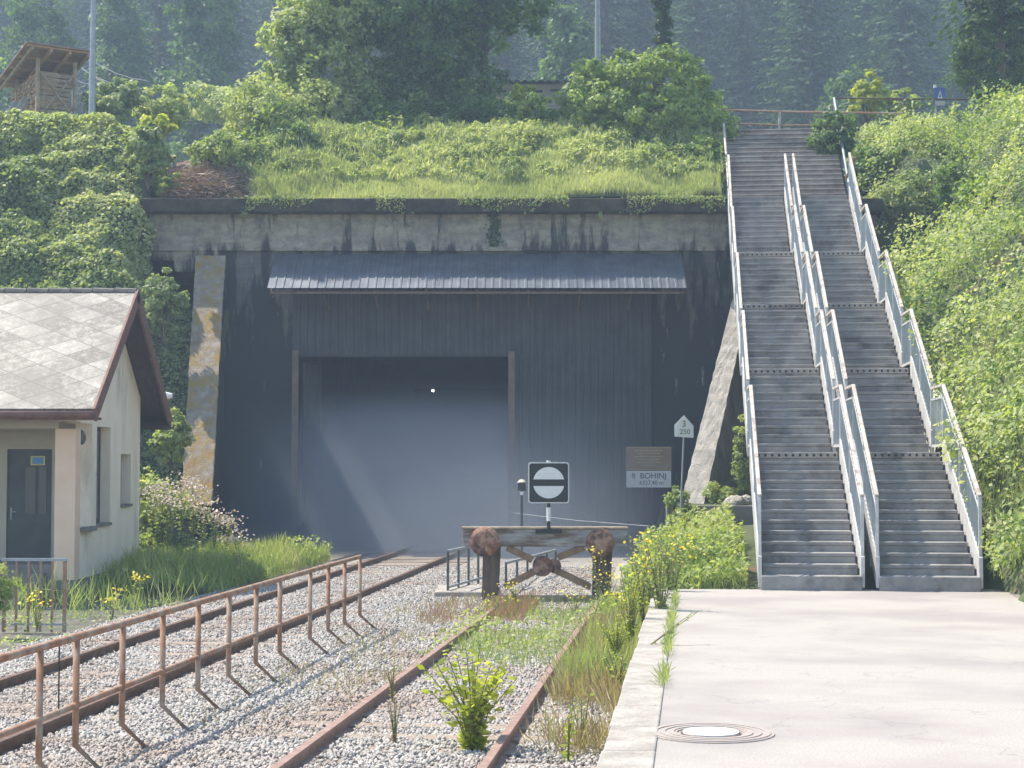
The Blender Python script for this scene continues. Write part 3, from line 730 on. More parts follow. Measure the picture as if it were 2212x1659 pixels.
# ------------------------------------------------------------------ stairs
ST0 = (3.53, 24.8, 0)
def LF(i): return 3.6 + 4.06*(i-1)          # front of landing i
def LZ(i): return 2.008 + 1.6*(i-1)
flights = [(0.0, .208, 12, .15, .30)]       # y of first riser base level, start z, risers, riser, tread
for i in range(1, 4): flights.append((LF(i)+1.36, LZ(i), 10, .16, .30))
flights.append((LF(4)+1.2, LZ(4), 12, .165, .27))
tops = []
def noseline(i):
    y0, z0, n, r, t = flights[i]
    if i == 0: return (0.0, .208), (n*t, z0+n*r)
    return (y0, z0+r), (y0+(n-1)*t, z0+n*r)
def staircase(label, x0, x1):
    o = thing("staircase", label, "staircase", ST0, -THA, "twin concrete stairs climbing beside the portal")
    MB().box(x0-.04, x1+.04, -.0, .6, -.05, .208).build("base_block", M['step'], o, bevel=.015)
    for i, (y0, z0, n, r, t) in enumerate(flights):
        for k in range(1, n+1):
            yy = y0 + (k*t if i == 0 else (k-1)*t); z = z0 + k*r
            if (i < 4 and k == n): continue
            m = MB(); j = random.uniform(-.006, .006)
            m.box(x0, x1, yy+j+.016, yy+t+.12, z-r-.06, z-.051); m.box(x0, x1, yy+j, yy+t+.02, z-.05, z)
            m.build("step", M['step'], o, bevel=.008)
    for i in range(1, 5):
        y0, z = LF(i), LZ(i); d = 1.36 if i < 4 else 1.2
        m = MB(); m.box(x0, x1, y0+.03, y0+d+.25, z-.36, z-.102); m.box(x0, x1, y0+.012, y0+d+.1, z-.10, z)
        ld_ = m.build("landing", M['concrete'], o, bevel=.008)
        nh = 12
        for q in range(nh):
            xx = x0 + (x1-x0)*(q+.6)/nh
            MB().tube([(xx, y0+.006, z-.05),(xx, y0+.02, z-.05)], .024, 8).build("drain_hole", M['black'], ld_)
    # soffit slab
    for i in range(5):
        (ya, za), (yb, zb_) = noseline(i)
        m = MB(); m.prism([(ya+.3, za-.30),(yb+.3, zb_-.30),(yb+.3, zb_-.52),(ya+.3, za-.52)], 0, x0+.05, x1-.05)
        m.build("soffit_beam", M['concrete'], o)
    for i in range(1, 5):
        y0, z = LF(i)+.9, LZ(i)
        MB().box(x0+.3, x1-.3, y0, y0+.3, -.5, z-.36).build("pier", M['concrete'], o)
    return o
staircase("left lane of the concrete stairs, between the first two railings", .10, 1.46)
staircase("right lane of the concrete stairs, between the last two railings", 1.78, 3.12)
def railing(label, x, side):
    o = thing("stair_railing", label, "railing", (ST0[0], ST0[1], 0), -THA, "white steel railings of the twin stairs")
    H = 1.10
    for i in range(5):
        (ya, za), (yb, zb_) = noseline(i)
        if i == 0: ya, za = .12, .26
        dz = (zb_-za)/(yb-ya)
        # string plate: pale steel standing beside the step ends
        m = MB(); m.prism([(ya-.05, za-.22), (yb+.02, zb_-.30), (yb+.02, zb_+.22), (yb-.08, zb_+.22), (ya-.05, za+.22)], 0, x-.026, x+.026)
        m.build("string_plate", M['whitesteel'], o)
        m = MB(); m.bar((x, ya, za+H), (x, yb, zb_+H), .058, .04); m.build("handrail", M['handrail'], o, bevel=.006)
        m = MB(); m.bar((x, ya, za+H-.05), (x, yb, zb_+H-.05), .035, .05); m.bar((x, ya, za+H-.20), (x, yb, zb_+H-.20), .03, .03)
        m.build("upper_bar", M['whitesteel'], o)
        m = MB(); n = int((yb-ya)/.125)
        for q in range(1, n):
            y = ya+(yb-ya)*q/n; z = za+(zb_-za)*q/n; m.box(x-.008, x+.008, y-.011, y+.011, z+.21, z+H-.06)
        m.build("balusters", M['balu'], o)
        for (y, z) in ((ya, za), ((ya+yb)/2, (za+zb_)/2), (yb, zb_)):
            MB().box(x-.022, x+.022, y-.022, y+.022, z-.05, z+H-.02).build("post", M['whitesteel'], o)
        if i < 4:    # level run over the landing
            zl = LZ(i+1); ye = noseline(i+1)[0][0]
            m = MB(); m.bar((x, yb+.04, zl+H), (x, ye-.04, zl+H), .058, .04); m.build("handrail", M['handrail'], o)
            m = MB(); m.bar((x, yb, zl+H-.20), (x, ye, zl+H-.20), .03, .03); m.bar((x, yb, zl+.11), (x, ye, zl+.11), .03, .045)
            m.build("level_bar", M['whitesteel'], o)
            m = MB()
            for q in range(1, 9):
                y = yb+(ye-yb)*q/9; m.box(x-.008, x+.008, y-.011, y+.011, zl+.11, zl+H-.19)
            m.build("balusters", M['balu'], o)
    return o
for lb, x in (("leftmost white railing, on the outer left side of the stairs", .05), ("second railing from the left, on the left lane's right side", 1.515),
              ("third railing from the left, on the right lane's left side", 1.725), ("rightmost white railing, against the green bank", 3.175)):
    railing(lb, x, 0)
# bottom newel bars hanging straight down at the foot
# old upper stairs
U0 = (stair_left(45.3)+.12, 45.3, 8.6)
us = thing("upper_staircase", "older brownish concrete stairs climbing on above the portal top", "staircase", U0, -THA)
for k_ in range(16):
    z = .19 + k_*.1815 - (.0)
    m = MB(); j = random.uniform(-.012, .012); m.box(-.1, 3.05, k_*.292-.1+j, k_*.292+.34, z-.35, z-.045+j*.5); m.box(-.1, 3.05, k_*.292-.13+j, k_*.292+.3, z-.043+j*.5, z+j*.5)
    m.build("step", M['oldstep'], us, bevel=.015)
# rails of the upper stairs
def simple_rail(label, pts, posts, r, m, name="handrail_pipe"):
    o = thing("upper_railing", label, "railing", (0,0,0))
    MB().tube(pts, r, 8).build("handrail", m, o)
    for a, b in posts: MB().tube([a, b], r*.9, 8).build("post", m, o)
    return o
a, b = at(1838, 392, 45.7), at(1808, 206, 49.9)
r1 = simple_rail("pale grey sloping pipe rail on the right of the upper stairs", [a, b], [(a, at(1838, 430, 45.7)), (b, at(1810, 290, 49.9)), (a.lerp(b,.5), a.lerp(b,.5)-Vector((0,0,1.0)))], .035, M['galv'])
q1, q2 = a-Vector((0,0,.45)), b-Vector((0,0,.45)); MB().tube([q1,q2], .02, 6).build("lower_bar", M['galv'], r1)
a, b = at(1577, 400, 45.7), at(1567, 262, 48.8)
simple_rail("rust streaked pipe rail on the left of the upper stairs", [a, b], [(a, a-Vector((0,0,.9))), (b, b-Vector((0,0,1.0)))], .035, M['handrail'])
a, b = at(1851, 336, 44.7), at(1832, 384, 45.7)
simple_rail("short brown sloping rail joining the stairs railings at the portal top", [a, b], [(at(1842, 360, 45.2), at(1842, 418, 45.2))], .035, M['brownrail'])
DR = 51.0
tr = thing("street_railing", "rusty two bar railing across the head of the upper stairs", "railing", (0,0,0))
MB().tube([at(1560, 232, DR), at(1700, 236, DR), at(1960, 240, DR)], .035, 8).build("top_bar", M['rust'], tr)
MB().tube([at(1590, 262, DR), at(1700, 266, DR), at(1800, 266, DR)], .03, 8).build("lower_bar", M['brownrail'], tr)
MB().tube([at(1687, 285, DR), at(1689, 236, DR)], .04, 8).build("post", M['handrail'], tr)
MB().tube([at(1950, 290, DR), at(1950, 240, DR)], .04, 8).build("post", M['rust'], tr)
t2 = thing("street_railing", "thin dark rail running right from the upper stairs past the blue sign", "railing", (0,0,0))
MB().tube([at(1808, 206, 50.2), at(2110, 209, 51.5)], .028, 8).build("top_bar", M['rail_steel'], t2)
MB().tube([at(1960, 300, 50.7), at(1960, 207, 50.7)], .03, 8).build("post", M['rail_steel'], t2)

# blue road sign
DG = 56; g0 = at(2038, 224, DG)
rs = thing("road_sign", "blue rectangular road sign with a white tapering road symbol, above the right bank", "road sign", (g0.x, DG, g0.z-1.4))
MB().tube([(-.13,0.03,0),(-.13,0.03,2.08)], .03, 8).build("pole", M['galv'], rs)
bl = plain("blue_sign_face", (.045,.10,.33), .5)
MB().prism([(-.17,1.4),(.19,1.4),(.19,1.98),(.15,2.02),(-.17,2.04)], 1, -.01, .01).build("panel", bl, rs)
m = MB(); m.prism([(-.09,1.62),(-.05,1.62),(.01,1.86),(.01,1.93)], 1, -.016, -.011); m.prism([(.11,1.62),(.07,1.62),(.012,1.86),(.012,1.93)][::-1], 1, -.016, -.011)
m.box(-.05, .07, -.016, -.011, 1.66, 1.70); m.build("road_symbol", M['white'], rs)
MB().box(-.155, .175, -.016, -.011, 1.42, 1.58).build("white_field", plain("cream_field", (.45,.42,.34), .6), rs)
MB().box(-.19, -.11, -.02, .06, 2.02, 2.12).build("cap", M['white'], rs)

# ------------------------------------------------------------------ station hut
HX, H0, H1 = -7.64, 30.0, 35.2
hut = thing("station_hut", "small cream plastered hut with a diamond slate roof and dark brown eaves", "hut", (HX, H0, -.6))
def hb(name, m, *bs, bevel=0, parent=hut):
    b_ = MB()
    for q in bs: b_.box(q[0]-HX, q[1]-HX, q[2]-H0, q[3]-H0, q[4]+.6, q[5]+.6)
    o = b_.build(name, m, parent, bevel=bevel); return o
WX = -13.2; gx = (HX-.30, HX)
R0, R1, RM = 29.4, 35.95, 32.67; ZE = 2.72; SL = (5.06-ZE)/(RM-R0)
# gable wall in rectangles round its openings
o_ = (31.17, .69, 2.54); w1 = (31.55, 32.62, .70, 2.50); w2_ = (33.5, 34.38, 1.01, 2.00)
hb("gable_wall", M['plaster'],
   (*gx, H0+.36, o_[0], -.22, o_[1]), (*gx, o_[0], w1[0], -.22, 2.56), (*gx, w1[0], w1[1], -.22, w1[2]), (*gx, w1[0], w1[1], w1[3], 2.56),
   (*gx, w1[1], w2_[0], -.22, 2.56), (*gx, w2_[0], w2_[1], -.22, w2_[2]), (*gx, w2_[0], w2_[1], w2_[3], 2.56), (*gx, w2_[1], H1, -.22, 2.56),
   (*gx, H0+.36, o_[0], 2.54, 2.56))
gt = MB(); gp = [(0,3.16),(H1-H0,3.16),(H1-H0, ZE+.6+(R1-H1)*SL-.10),(RM-H0, ZE+.6+(RM-R0)*SL-.10),(0, ZE+.6+(H0-R0)*SL-.10)]
gt.prism(gp, 0, -.30, 0); gt.build("gable_top", M['plaster'], hut)
hb("corner_pillar", M['pillar'], (HX-.36, HX+.003, H0, H0+.358, -.22, 2.43), bevel=.01)
hb("porch_beam", M['plaster_front'], (WX, HX-.302, H0+.004, H0+.30, 2.43, 2.82))
hb("porch_wall", M['plaster_front'], (WX, X_(18,31.4), 31.35, 31.6, -.22, 2.9), (X_(115,31.4), HX-.30, 31.35, 31.6, -.22, 2.9), (X_(18,31.4), X_(115,31.4), 31.35, 31.6, 2.08, 2.9))
hb("porch_return", M['plaster'], (HX-1.5-4, HX-1.5-3.9, H0, 31.35, -.22, 2.9))
hb("back_wall", M['plaster'], (WX, HX-.30, H1-.3, H1, -.22, 2.9))
hb("porch_floor", M['plinth'], (WX, HX-.02, H0+.02, 31.35, -.6, .06))
hb("plinth", M['plinth'], (HX-.3, HX+.05, H0-.05, H1+.05, -.7, -.222), (WX, HX-.3, H1-.2, H1+.05, -.7, -.222))
hb("opening_sill", M['plinth'], (HX-.32, HX+.10, H0+.37, o_[0]+.06, .60, .688), bevel=.01)
d_ = hb("door", M['door'], (X_(18,31.4), X_(115,31.4), 31.40, 31.45, .06, 2.08))
dx0 = X_(18,31.4)
hb("glazed_panel", plain("door_pane", (.085,.09,.085), .3), (dx0+.33, dx0+.52, 31.385, 31.398, .9, 1.75), (dx0+.58, dx0+.72, 31.385, 31.398, .9, 1.75), parent=d_)
hb("notice", plain("yellow_notice", (.55,.52,.20), .6), (X_(68,31.4), X_(99,31.4), 31.375, 31.385, Z_(1005,31.4), Z_(985,31.4)), parent=d_)
hb("notice_sheet", plain("blue_notice", (.10,.27,.55), .5), (X_(72,31.4), X_(95,31.4), 31.370, 31.374, Z_(1002,31.4), Z_(988,31.4)), parent=d_)
hb("handle", M['galv'], (X_(26,31.4), X_(29,31.4), 31.37, 31.385, Z_(1122,31.4), Z_(1096,31.4)), (X_(28,31.4), X_(38,31.4), 31.35, 31.37, Z_(1106,31.4), Z_(1104,31.4)), parent=d_)
for nm, (a_, b_, z0_, z1_) in (("tall", w1), ("small", w2_)):
    wo = hb("window", M['brownwood'], (HX-.24, HX-.19, a_, a_+.07, z0_, z1_), (HX-.24, HX-.19, b_-.07, b_, z0_, z1_), (HX-.24, HX-.19, a_+.07, b_-.07, z0_, z0_+.07),
            (HX-.24, HX-.19, a_+.07, b_-.07, z1_-.07, z1_), (HX-.24, HX-.19, a_+.07, b_-.07, (z0_+z1_)/2, (z0_+z1_)/2+.05))
    hb("pane", M['glass'], (HX-.23, HX-.20, a_+.07, b_-.07, z0_+.07, z1_-.07), parent=wo)
    hb("sill", M['plinth'], (HX-.19, HX+.04, a_-.02, b_+.02, z0_-.05, z0_+.003), parent=wo)
stp = hb("entrance_steps", M['plinth'], *[(X_(5,30), HX-.5, H0-.32*(n+1), H0+.02-.32*n, -.7, .06-.145*(n+1)) for n in range(4)], bevel=.01)
# lamp hanging in the porch opening
p = at(175, 940, 31.2)
la = MB(); la.tube([(p.x-HX, 31.34-H0, p.z+.6+.12),(p.x-HX, 31.2-H0, p.z+.6+.12),(p.x-HX, 31.2-H0, p.z+.6)], .012, 6); la.build("lamp_bracket", M['black'], hut)
gl = MB(); n = 12
for j, (r0, z) in enumerate(((.02,.14),(.07,.10),(.11,.02),(.11,-.06),(.07,-.13),(.02,-.16))):
    gl.v += [(p.x-HX+r0*math.cos(2*math.pi*i/n), 31.2-H0+r0*math.sin(2*math.pi*i/n), p.z+.6+z-.03) for i in range(n)]
for j in range(5):
    for i in range(n): gl.f.append((j*n+i, j*n+(i+1) % n, (j+1)*n+(i+1) % n, (j+1)*n+i))
gl.build("lamp_globe", plain("dark_glass_globe", (.10,.12,.11), .25), hut, True)
# roof
XR = -7.17; L_ = math.hypot(RM-R0, (RM-R0)*SL)
an = math.atan(SL)
for sgn, y0_ in ((1, R0), (-1, R1)):
    m = MB(); Ls = L_ if sgn > 0 else math.hypot(R1-RM, (R1-RM)*SL)
    m.box(WX-.4-XR, 0, 0, Ls, 0, .05); o = m.build("roof_slope", M['slates'], hut)
    o.location = (XR-HX, y0_-H0, ZE+.6)
    o.rotation_euler = (an, 0, 0) if sgn > 0 else (math.pi-an, 0, 0)
    if sgn < 0: o.rotation_euler = (-an, 0, 0); o.data.transform(Matrix.Translation((0, -Ls, 0)))
    # timber soffit under the slates
    s_ = MB(); s_.box(WX-.4-XR+.02, -.03, 0.03, Ls-.02, -.06, -.003)
    q = s_.build("soffit", M['brownwood'], hut); q.location = o.location; q.rotation_euler = o.rotation_euler
    if sgn < 0: q.data.transform(Matrix.Translation((0, -Ls, 0)))
    # barge board
    bb_ = MB(); bb_.box(-.02, .03, -.04, Ls+.02, -.19, .075); q = bb_.build("barge_board", M['barge'], hut, bevel=.006); q.location = o.location; q.rotation_euler = o.rotation_euler
    if sgn < 0: q.data.transform(Matrix.Translation((0, -Ls, 0)))
m = MB(); m.tube([(WX-.5-HX, R0-H0-.05, ZE+.6-.06),(XR-HX+.04, R0-H0-.05, ZE+.6-.06)], .065, 10); m.build("gutter", M['barge'], hut, True)
hb("fascia", M['barge'], (WX-.4, XR+.03, R0-.0, R0+.03, ZE-.16, ZE-.0))
hb("eave_board", M['brownwood'], (WX-.4, XR+.02, R1-.35, R1-.02, ZE-.17, ZE-.12), (WX-.4, XR+.02, R1-.03, R1, ZE-.2, ZE+.0))
hb("eave_board", M['brownwood'], (WX-.4, XR-.02, R0+.03, H0+.0, ZE-.14, ZE-.10))
rc = MB()
for i in range(14):
    x = XR-HX-.02-i*.42; rc.tube([(x, RM-H0, ZE+.6+(RM-R0)*SL+.03),(x-.40, RM-H0, ZE+.6+(RM-R0)*SL+.045)], .075, 8)
rc.build("ridge_cap", mat("dark_ridge_tile", (.10,.095,.085), (.17,.16,.14), 6), hut)
p = at(372, 855, 36.1); 
MB().tube([(p.x-HX-.2, p.y-H0, p.z+.6),(p.x-HX, p.y-H0, p.z+.6)], .10, 8, .05).build("eave_spout", M['white'], hut)
# entrance railing
er = thing("entrance_railing", "small rusty barred railing standing before the hut's entrance steps", "railing", (X_(80,24.6), 24.6, -.55))
zt_ = Z_(1208, 24.6)+.55
MB().bar((X_(8,24.6)-X_(80,24.6),0,zt_),(X_(150,24.6)-X_(80,24.6),0,zt_), .05, .04).build("top_rail", M['galv'], er)
MB().bar((X_(8,24.6)-X_(80,24.6),0,.08),(X_(150,24.6)-X_(80,24.6),0,.08), .04, .03).build("bottom_rail", M['galv'], er)
for x in (14, 40, 66, 92, 117, 144):
    MB().bar((X_(x,24.6)-X_(80,24.6),0,-.03),(X_(x,24.6)-X_(80,24.6),0,zt_), .03 if 14 < x < 144 else .045).build("bar", M['rust'], er)
# ------------------------------------------------------------------ plants on the slopes
def scatter(name, label, cat, n, region, size, m, amp=.5, freq=.8, up=.6, spread=.8, aspect=.6, blade=0, tone=(.5,.22), kind="stuff", thick=.25, dens=None, tall=None):
    X = rng.uniform(region[0], region[1], n); D = rng.uniform(region[2], region[3], n)
    keep = region[4](X, D) if len(region) > 4 else np.ones(n, bool)
    if dens is not None: keep &= rng.random(n) < dens(X, D)
    X, D = X[keep], D[keep]; n = len(X)
    z0 = T(X, D); e = .15
    gx_ = np.clip((T(X+e, D)-z0)/e, -2, 2); gy_ = np.clip((T(X, D+e)-z0)/e, -2, 2)
    nr = unit(np.c_[-gx_, -gy_, np.ones(n)])
    L = fbm(X*freq+3, D*freq+z0*.5)
    L2 = vn(X*freq*3.1, D*freq*3.1+z0)
    h = amp*(np.clip(L*1.9-.55, 0, 1.2)*.8 + L2*.35)
    q = rng.random(n)**thick
    off = h*q
    C = np.c_[X, D, z0] + nr*off[:,None]*.6 + np.array([0,0,1])*off[:,None]*.5
    tn = tone[0] + (L2-.5)*.35 + rng.normal(0, tone[1], n) + (vn(X*.45+50, D*.45)-.5)*.8
    if blade:
        a = unit(rng.normal(0, .35, (n,3)) + np.array([0,0,1])); b = unit(np.cross(a, rng.normal(0,1,(n,3))))
        s = blade*rng.uniform(.5,1.4,(n,1)); C[:,2] += s[:,0]*.6
        A, B = a*s, b*s*aspect
    else:
        A, B = leafaxes(n, nr*.45 + np.array([-.35,.0,up*.9]), size, spread*.8, aspect)
    return tag(quads(name, C, A, B, tn, m), label, cat, kind=kind)
onwall = lambda X, D: (T(X, D) > -.45)
HV = lambda x0, x1, y0, y1: None
def px(X, D): return 1106 + X*F/D
# ivy covered left bank
scatter("ivy", "dense ivy covering the bank left of the portal", "ivy", 110000, (-16, -7.5, 37.2, 49, lambda X, D: ((X < -9.6) | (D < 45.0)) & (X < -9.6) & ~((X > -10.1) & (D > 45.3))), .06, M['ivy'], amp=.8, freq=.7, tone=(.5,.2), aspect=.75)
scatter("wall_ivy", "ivy creeping up to the left wing wall", "ivy", 9000, (-9.9, -7.95, 37.2, 44.9), .055, M['ivy'], amp=.30, freq=1.3, tone=(.5,.22), aspect=.75)
scatter("bank_weeds", "soft green weeds at the foot of the left bank beside the wing wall", "weeds", 16000, (-11.5, -7.6, 35.2, 40.5, lambda X, D: (D > 35.6)), .07, M['brush'], amp=.8, freq=1.3)
# meadow above the portal
plt_ = lambda X, D: (D > 45.5) & (X < stair_left(45.5)+.15) & (X > -8.0 + 1.5*vn(D*1.3, D*0+5) + .5*(D < 46.8) - .25*(D-46))
scatter("meadow_grass", "pale sunlit grass along the top of the portal", "grass", 80000, (-8.6, 6.0, 45.5, 47.3, lambda X, D: plt_(X, D)), .07, M['grass'], amp=.2, blade=.13, aspect=.055, tone=(.55,.25))
scatter("nettles", "bright green nettles and herbs on the slope above the portal", "nettles", 70000, (-9.2, 6.0, 46.5, 50.2, plt_), .05, M['brush'], amp=.5, freq=1.9, up=.5, tone=(.62,.22), aspect=.5)
scatter("tall_herbs", "tall pale herbs and grass stems standing among the nettles", "herbs", 42000, (-9.0, 6.0, 46.3, 50.0, plt_), .05, M['grass'], amp=.42, freq=2.2, blade=.085, aspect=.20, tone=(.4,.33), dens=lambda X, D: .35+.65*(vn(X*.8, D*1.3) > .42))
scatter("undergrowth", "dark green undergrowth beneath the big trees", "undergrowth", 22000, (-9.5, 6.2, 50, 56), .085, M['lush'], amp=.7, freq=.8, tone=(.4,.2))
scatter("roadside_brush", "green brush on the level ground behind the ivy bank", "brush", 26000, (-18, -6.5, 48.5, 66), .10, M['brush'], amp=1.0, freq=.6, tone=(.5,.2))
# right bank
rbk = lambda X, D: (X > stair_left(D)+np.where(D < 28, 3.44, 3.62)) & (T(X, D) > -.3)
scatter("bank_brush", "mixed green brush covering the bank right of the stairs", "brush", 140000, (6.8, 18, 22, 49, rbk), .048, M['brush'], amp=1.7, freq=.55, tone=(.5,.22), aspect=.6, dens=lambda X, D: np.where(px(X,D) < 2330, 1, .15)*np.maximum(.25+.75*(vn(X*.9+20, D*.7) > .3), D < 28))
scatter("bank_leaves", "larger dark leaves mixed into the right bank", "leaves", 15000, (7.2, 18, 26, 49, rbk), .075, M['lush'], amp=1.5, freq=.6, tone=(.55,.2), dens=lambda X, D: np.where((px(X,D) < 2330) & (vn(X*.6, D*.6+9) > .5), 1, .0))
scatter("bank_grass", "pale grass blades on the lower right bank", "grass", 20000, (6.9, 14, 22, 36, rbk), .06, M['weed'], amp=.5, blade=.14, aspect=.06, tone=(.5,.25), dens=lambda X, D: np.where((px(X,D) < 2330) & ((vn(X*.7+4, D*.5) > .45) | (D < 27.5)), 1, .0))
scatter("upper_brush", "brush on the high ground right of the upper stairs", "brush", 22000, (8.0, 19, 48.5, 60, lambda X, D: X > stair_left(D)+3.0), .07, M['brush'], amp=.55, freq=.7, tone=(.45,.2))
# strip left of the stairs
lf = lambda X, D: (X > TH*D - .95) & (X < stair_left(D) - .12) & (D > 25.1)
scatter("verge_weeds", "light green weeds between the siding and the foot of the stairs", "weeds", 30000, (1.6, 5.0, 25.1, 38.5, lf), .048, M['weed'], amp=.75, freq=1.2, up=.6, tone=(.55,.25), aspect=.5)
scatter("verge_grass", "grass blades among the weeds left of the stairs", "grass", 16000, (1.6, 5.0, 25.1, 38.5, lf), .05, M['weed'], amp=.35, blade=.17, aspect=.045, tone=(.6,.25))
scatter("ledge_weeds", "weeds growing on the ledge behind the low retaining wall", "weeds", 4500, (3.4, 6.4, 38.9, 42, lambda X, D: (X < stair_left(D)-.1) & (X > 1.45+.085*D)), .06, M['brush'], amp=.5, freq=1.5)
# left of main track
lt_ = lambda X, D: (X < main_c(D)-1.75) & ~((X < -7.5) & (D > 29.6) & (D < 35.6)) & (X > -9.2)
scatter("trackside_grass", "tall light green grass between the hut and the running track", "grass", 60000, (-8.5, -3.2, 25, 39.5, lt_), .05, M['weed'], amp=.45, blade=.22, aspect=.035, tone=(.55,.25), dens=lambda X, D: .05+.95*sm(30, 33.5, D))
scatter("trackside_weeds", "leafy weeds between the hut and the running track", "weeds", 20000, (-8.5, -3.2, 26, 40, lt_), .05, M['brush'], amp=.85, freq=1.1, tone=(.6,.25), dens=lambda X, D: sm(30, 33.5, D)*np.clip((main_c(D)-1.4-X)/1.2, 0, 1))
scatter("yard_weeds", "sparse low weeds on the dark ground before the hut", "weeds", 9000, (-9.0, -3.0, 17.5, 30, lambda X, D: (X < main_c(D)-1.9)), .03, M['brush'], amp=.25, freq=1.8, tone=(.5,.25), dens=lambda X, D: .12 + .8*(vn(X*1.4, D*.9+3) > .6))
# siding
sd = lambda X, D: (np.abs(X - (TH*D - 2.3)) < .75)
scatter("siding_grass", "fine green grass growing between the siding rails", "grass", 15000, (-2.5, 2.0, 18.3, 28.6, lambda X, D: sd(X, D)), .04, M['weed'], amp=.12, blade=.10, aspect=.05, tone=(.5,.25), dens=lambda X, D: np.clip(vn(X*1.3+2, D*.7)*1.8-.35, 0, 1)*sm(18.3, 20.5, D))
scatter("siding_weeds", "low leafy weeds between the siding rails before the buffer stop", "weeds", 8000, (-2.5, 2.0, 19, 29, lambda X, D: (X > TH*D-3.3) & (X < TH*D-.9)), .035, M['brush'], amp=.35, freq=1.6, tone=(.6,.25), dens=lambda X, D: np.clip(vn(X*1.1+8, D*.8)*1.9-.5, 0, 1)*sm(19, 22.5, D))
for i_, (nm, lb, mt, n_, lo, hi, d0, d1, bl) in enumerate((
    ("dry_grass", "reddish tan dry grass along the platform kerb", 'dry', 9000, -1.38, -.62, 13.5, 24, .13),
    ("kerb_weeds", "green weeds along the platform kerb", 'weed', 9000, -1.35, -.62, 17, 27, .15),
    ("red_weeds", "reddish low weeds in front of the buffer stop", 'red', 5500, -4.0, -2.5, 24.5, 28.2, .09),
    ("joint_weeds", "little weeds in the joint between kerb and platform", 'weed', 1500, -.30, -.22, 14, 25, .05),
    ("ballast_weeds", "sparse dry weeds in the ballast between the tracks", 'dry', 2600, -4.6, -3.1, 15, 30, .07),
    )):
    n = n_; D = rng.uniform(d0, d1, n); l = rng.uniform(lo, hi, n); X = TH*D + l
    k1 = rng.random(n) < np.clip(vn(X*1.7+i_*9, D*.9)*2-.55, 0, 1); X, D = X[k1], D[k1]; n = len(X)
    a = unit(rng.normal(0, .4, (n,3)) + np.array([0,0,1])); b = unit(np.cross(a, rng.normal(0,1,(n,3)))); s = bl*rng.uniform(.4,1.5,(n,1))
    C = np.c_[X, D, np.full(n, 0. if nm == 'joint_weeds' else -.5)] + a*s*.9 + np.c_[np.zeros(n), np.zeros(n), rng.random(n)*bl]
    tag(quads(nm, C, a*s, b*s*.022 + b*.003, rng.random(n), M[mt]), lb, "grass" if 'grass' in nm else "weeds", kind="stuff")
# grass blades hanging over the cornice
n = 3600; X = rng.uniform(-7, 5.6, n); h = rng.random(n)**1.6*(.3+1.2*vn(X*2.3, X*0+2))
k1 = vn(X*1.6+3, X*0) > .36; X = X[k1]; h = h[k1]; n = len(X)
C = np.c_[X, np.full(n, 44.72)+rng.normal(0,.03,n), ZT + .05 - h*.35]
A, B = leafaxes(n, np.tile([0,-1,.3], (n,1)), .032, .6, .6)
tag(quads("trailing_plants", C, A, B, rng.random(n), M['weed']), "sparse plants trailing over the dark cornice edge", "plants", kind="stuff")

# ------------------------------------------------------------------ bushes and trees
def bush(label, x, y, w, h, D, m='lush', n=2600, leaf=.08, group=None, tone=(.5,.22), name="bush", clump=None, cat="bush", lobes=3, depth=None):
    """x, y: middle of its base seen in the photo; w, h in photo units at that distance"""
    b = at(x, y, D); W = w*D/F/2; H = h*D/F
    o = thing(name, label, cat, (b.x, D, b.z), 0, group)
    bl = [(0, 0, H*.52, W*.72, (depth or W)*.7, H*.5)]
    rr = random.Random(hash((x, y)) & 0xffff)
    for i in range(lobes):
        a = 6.28*i/lobes + rr.random(); bl.append((W*.45*math.cos(a), W*.4*math.sin(a), H*rr.uniform(.3,.72), W*.5, W*.45, H*.3))
    crown("foliage", bl, int(n*1.7), leaf*.72, M[m], o, clump=clump or max(.13, min(W, H)*.22), tone=tone)
    mb = MB()
    for i in range(5):
        a = rr.random()*6.28; mb.tube([(0,0,-.2),(W*.25*math.cos(a), W*.25*math.sin(a), H*.4),(W*.45*math.cos(a), W*.45*math.sin(a), H*.75)], .03, 5, .01)
    mb.build("stems", M['bark'], o); return o
bush("dark leafy shrub standing right behind the firewood shed", 235, 262, 130, 95, 52, 'ivy', 2600, .10)
bush("pale grey green shrub right of the lamp post on the ivy bank", 345, 285, 150, 105, 53, 'brush', 3200, .09, tone=(.65,.2))
bush("broad leaved yellow green plant clump on the crest of the ivy bank", 325, 300, 105, 62, 47.5, 'yellowish', 500, .13, name="leafy_plant", cat="plant")
bush("hazy rounded bush far behind the lamp post", 470, 265, 210, 85, 74, 'brush', 2600, .15, tone=(.75,.15))
bush("hazy bush farther right on the far side of the road", 565, 250, 150, 60, 80, 'brush', 1800, .15, tone=(.7,.15))
bush("large leaved dark bush bulging over the brown soil patch", 315, 390, 115, 130, 44.6, 'ivy', 2600, .10, tone=(.45,.25))
bush("mid green bush right of the brown soil patch", 465, 398, 150, 115, 46.8, 'brush', 3200, .07, tone=(.5,.22))
bush("small upright green bush between ivy bank and cornice end", 350, 432, 70, 90, 45.9, 'weed', 1000, .07, tone=(.4,.2))
bush("airy yellow green elder bush left of the big trees", 560, 330, 200, 170, 50, 'brush', 3600, .08, tone=(.75,.2))
bush("bright green bush against the foot of the leftmost tree", 680, 320, 180, 150, 51, 'brush', 3600, .08, tone=(.7,.2))
bush("dark bush in front of the elder bush", 640, 362, 130, 95, 48.4, 'lush', 2400, .08, tone=(.35,.2))
bush("low green bush at the left end of the nettle slope", 540, 372, 110, 80, 47.4, 'brush', 2000, .07, tone=(.45,.2))
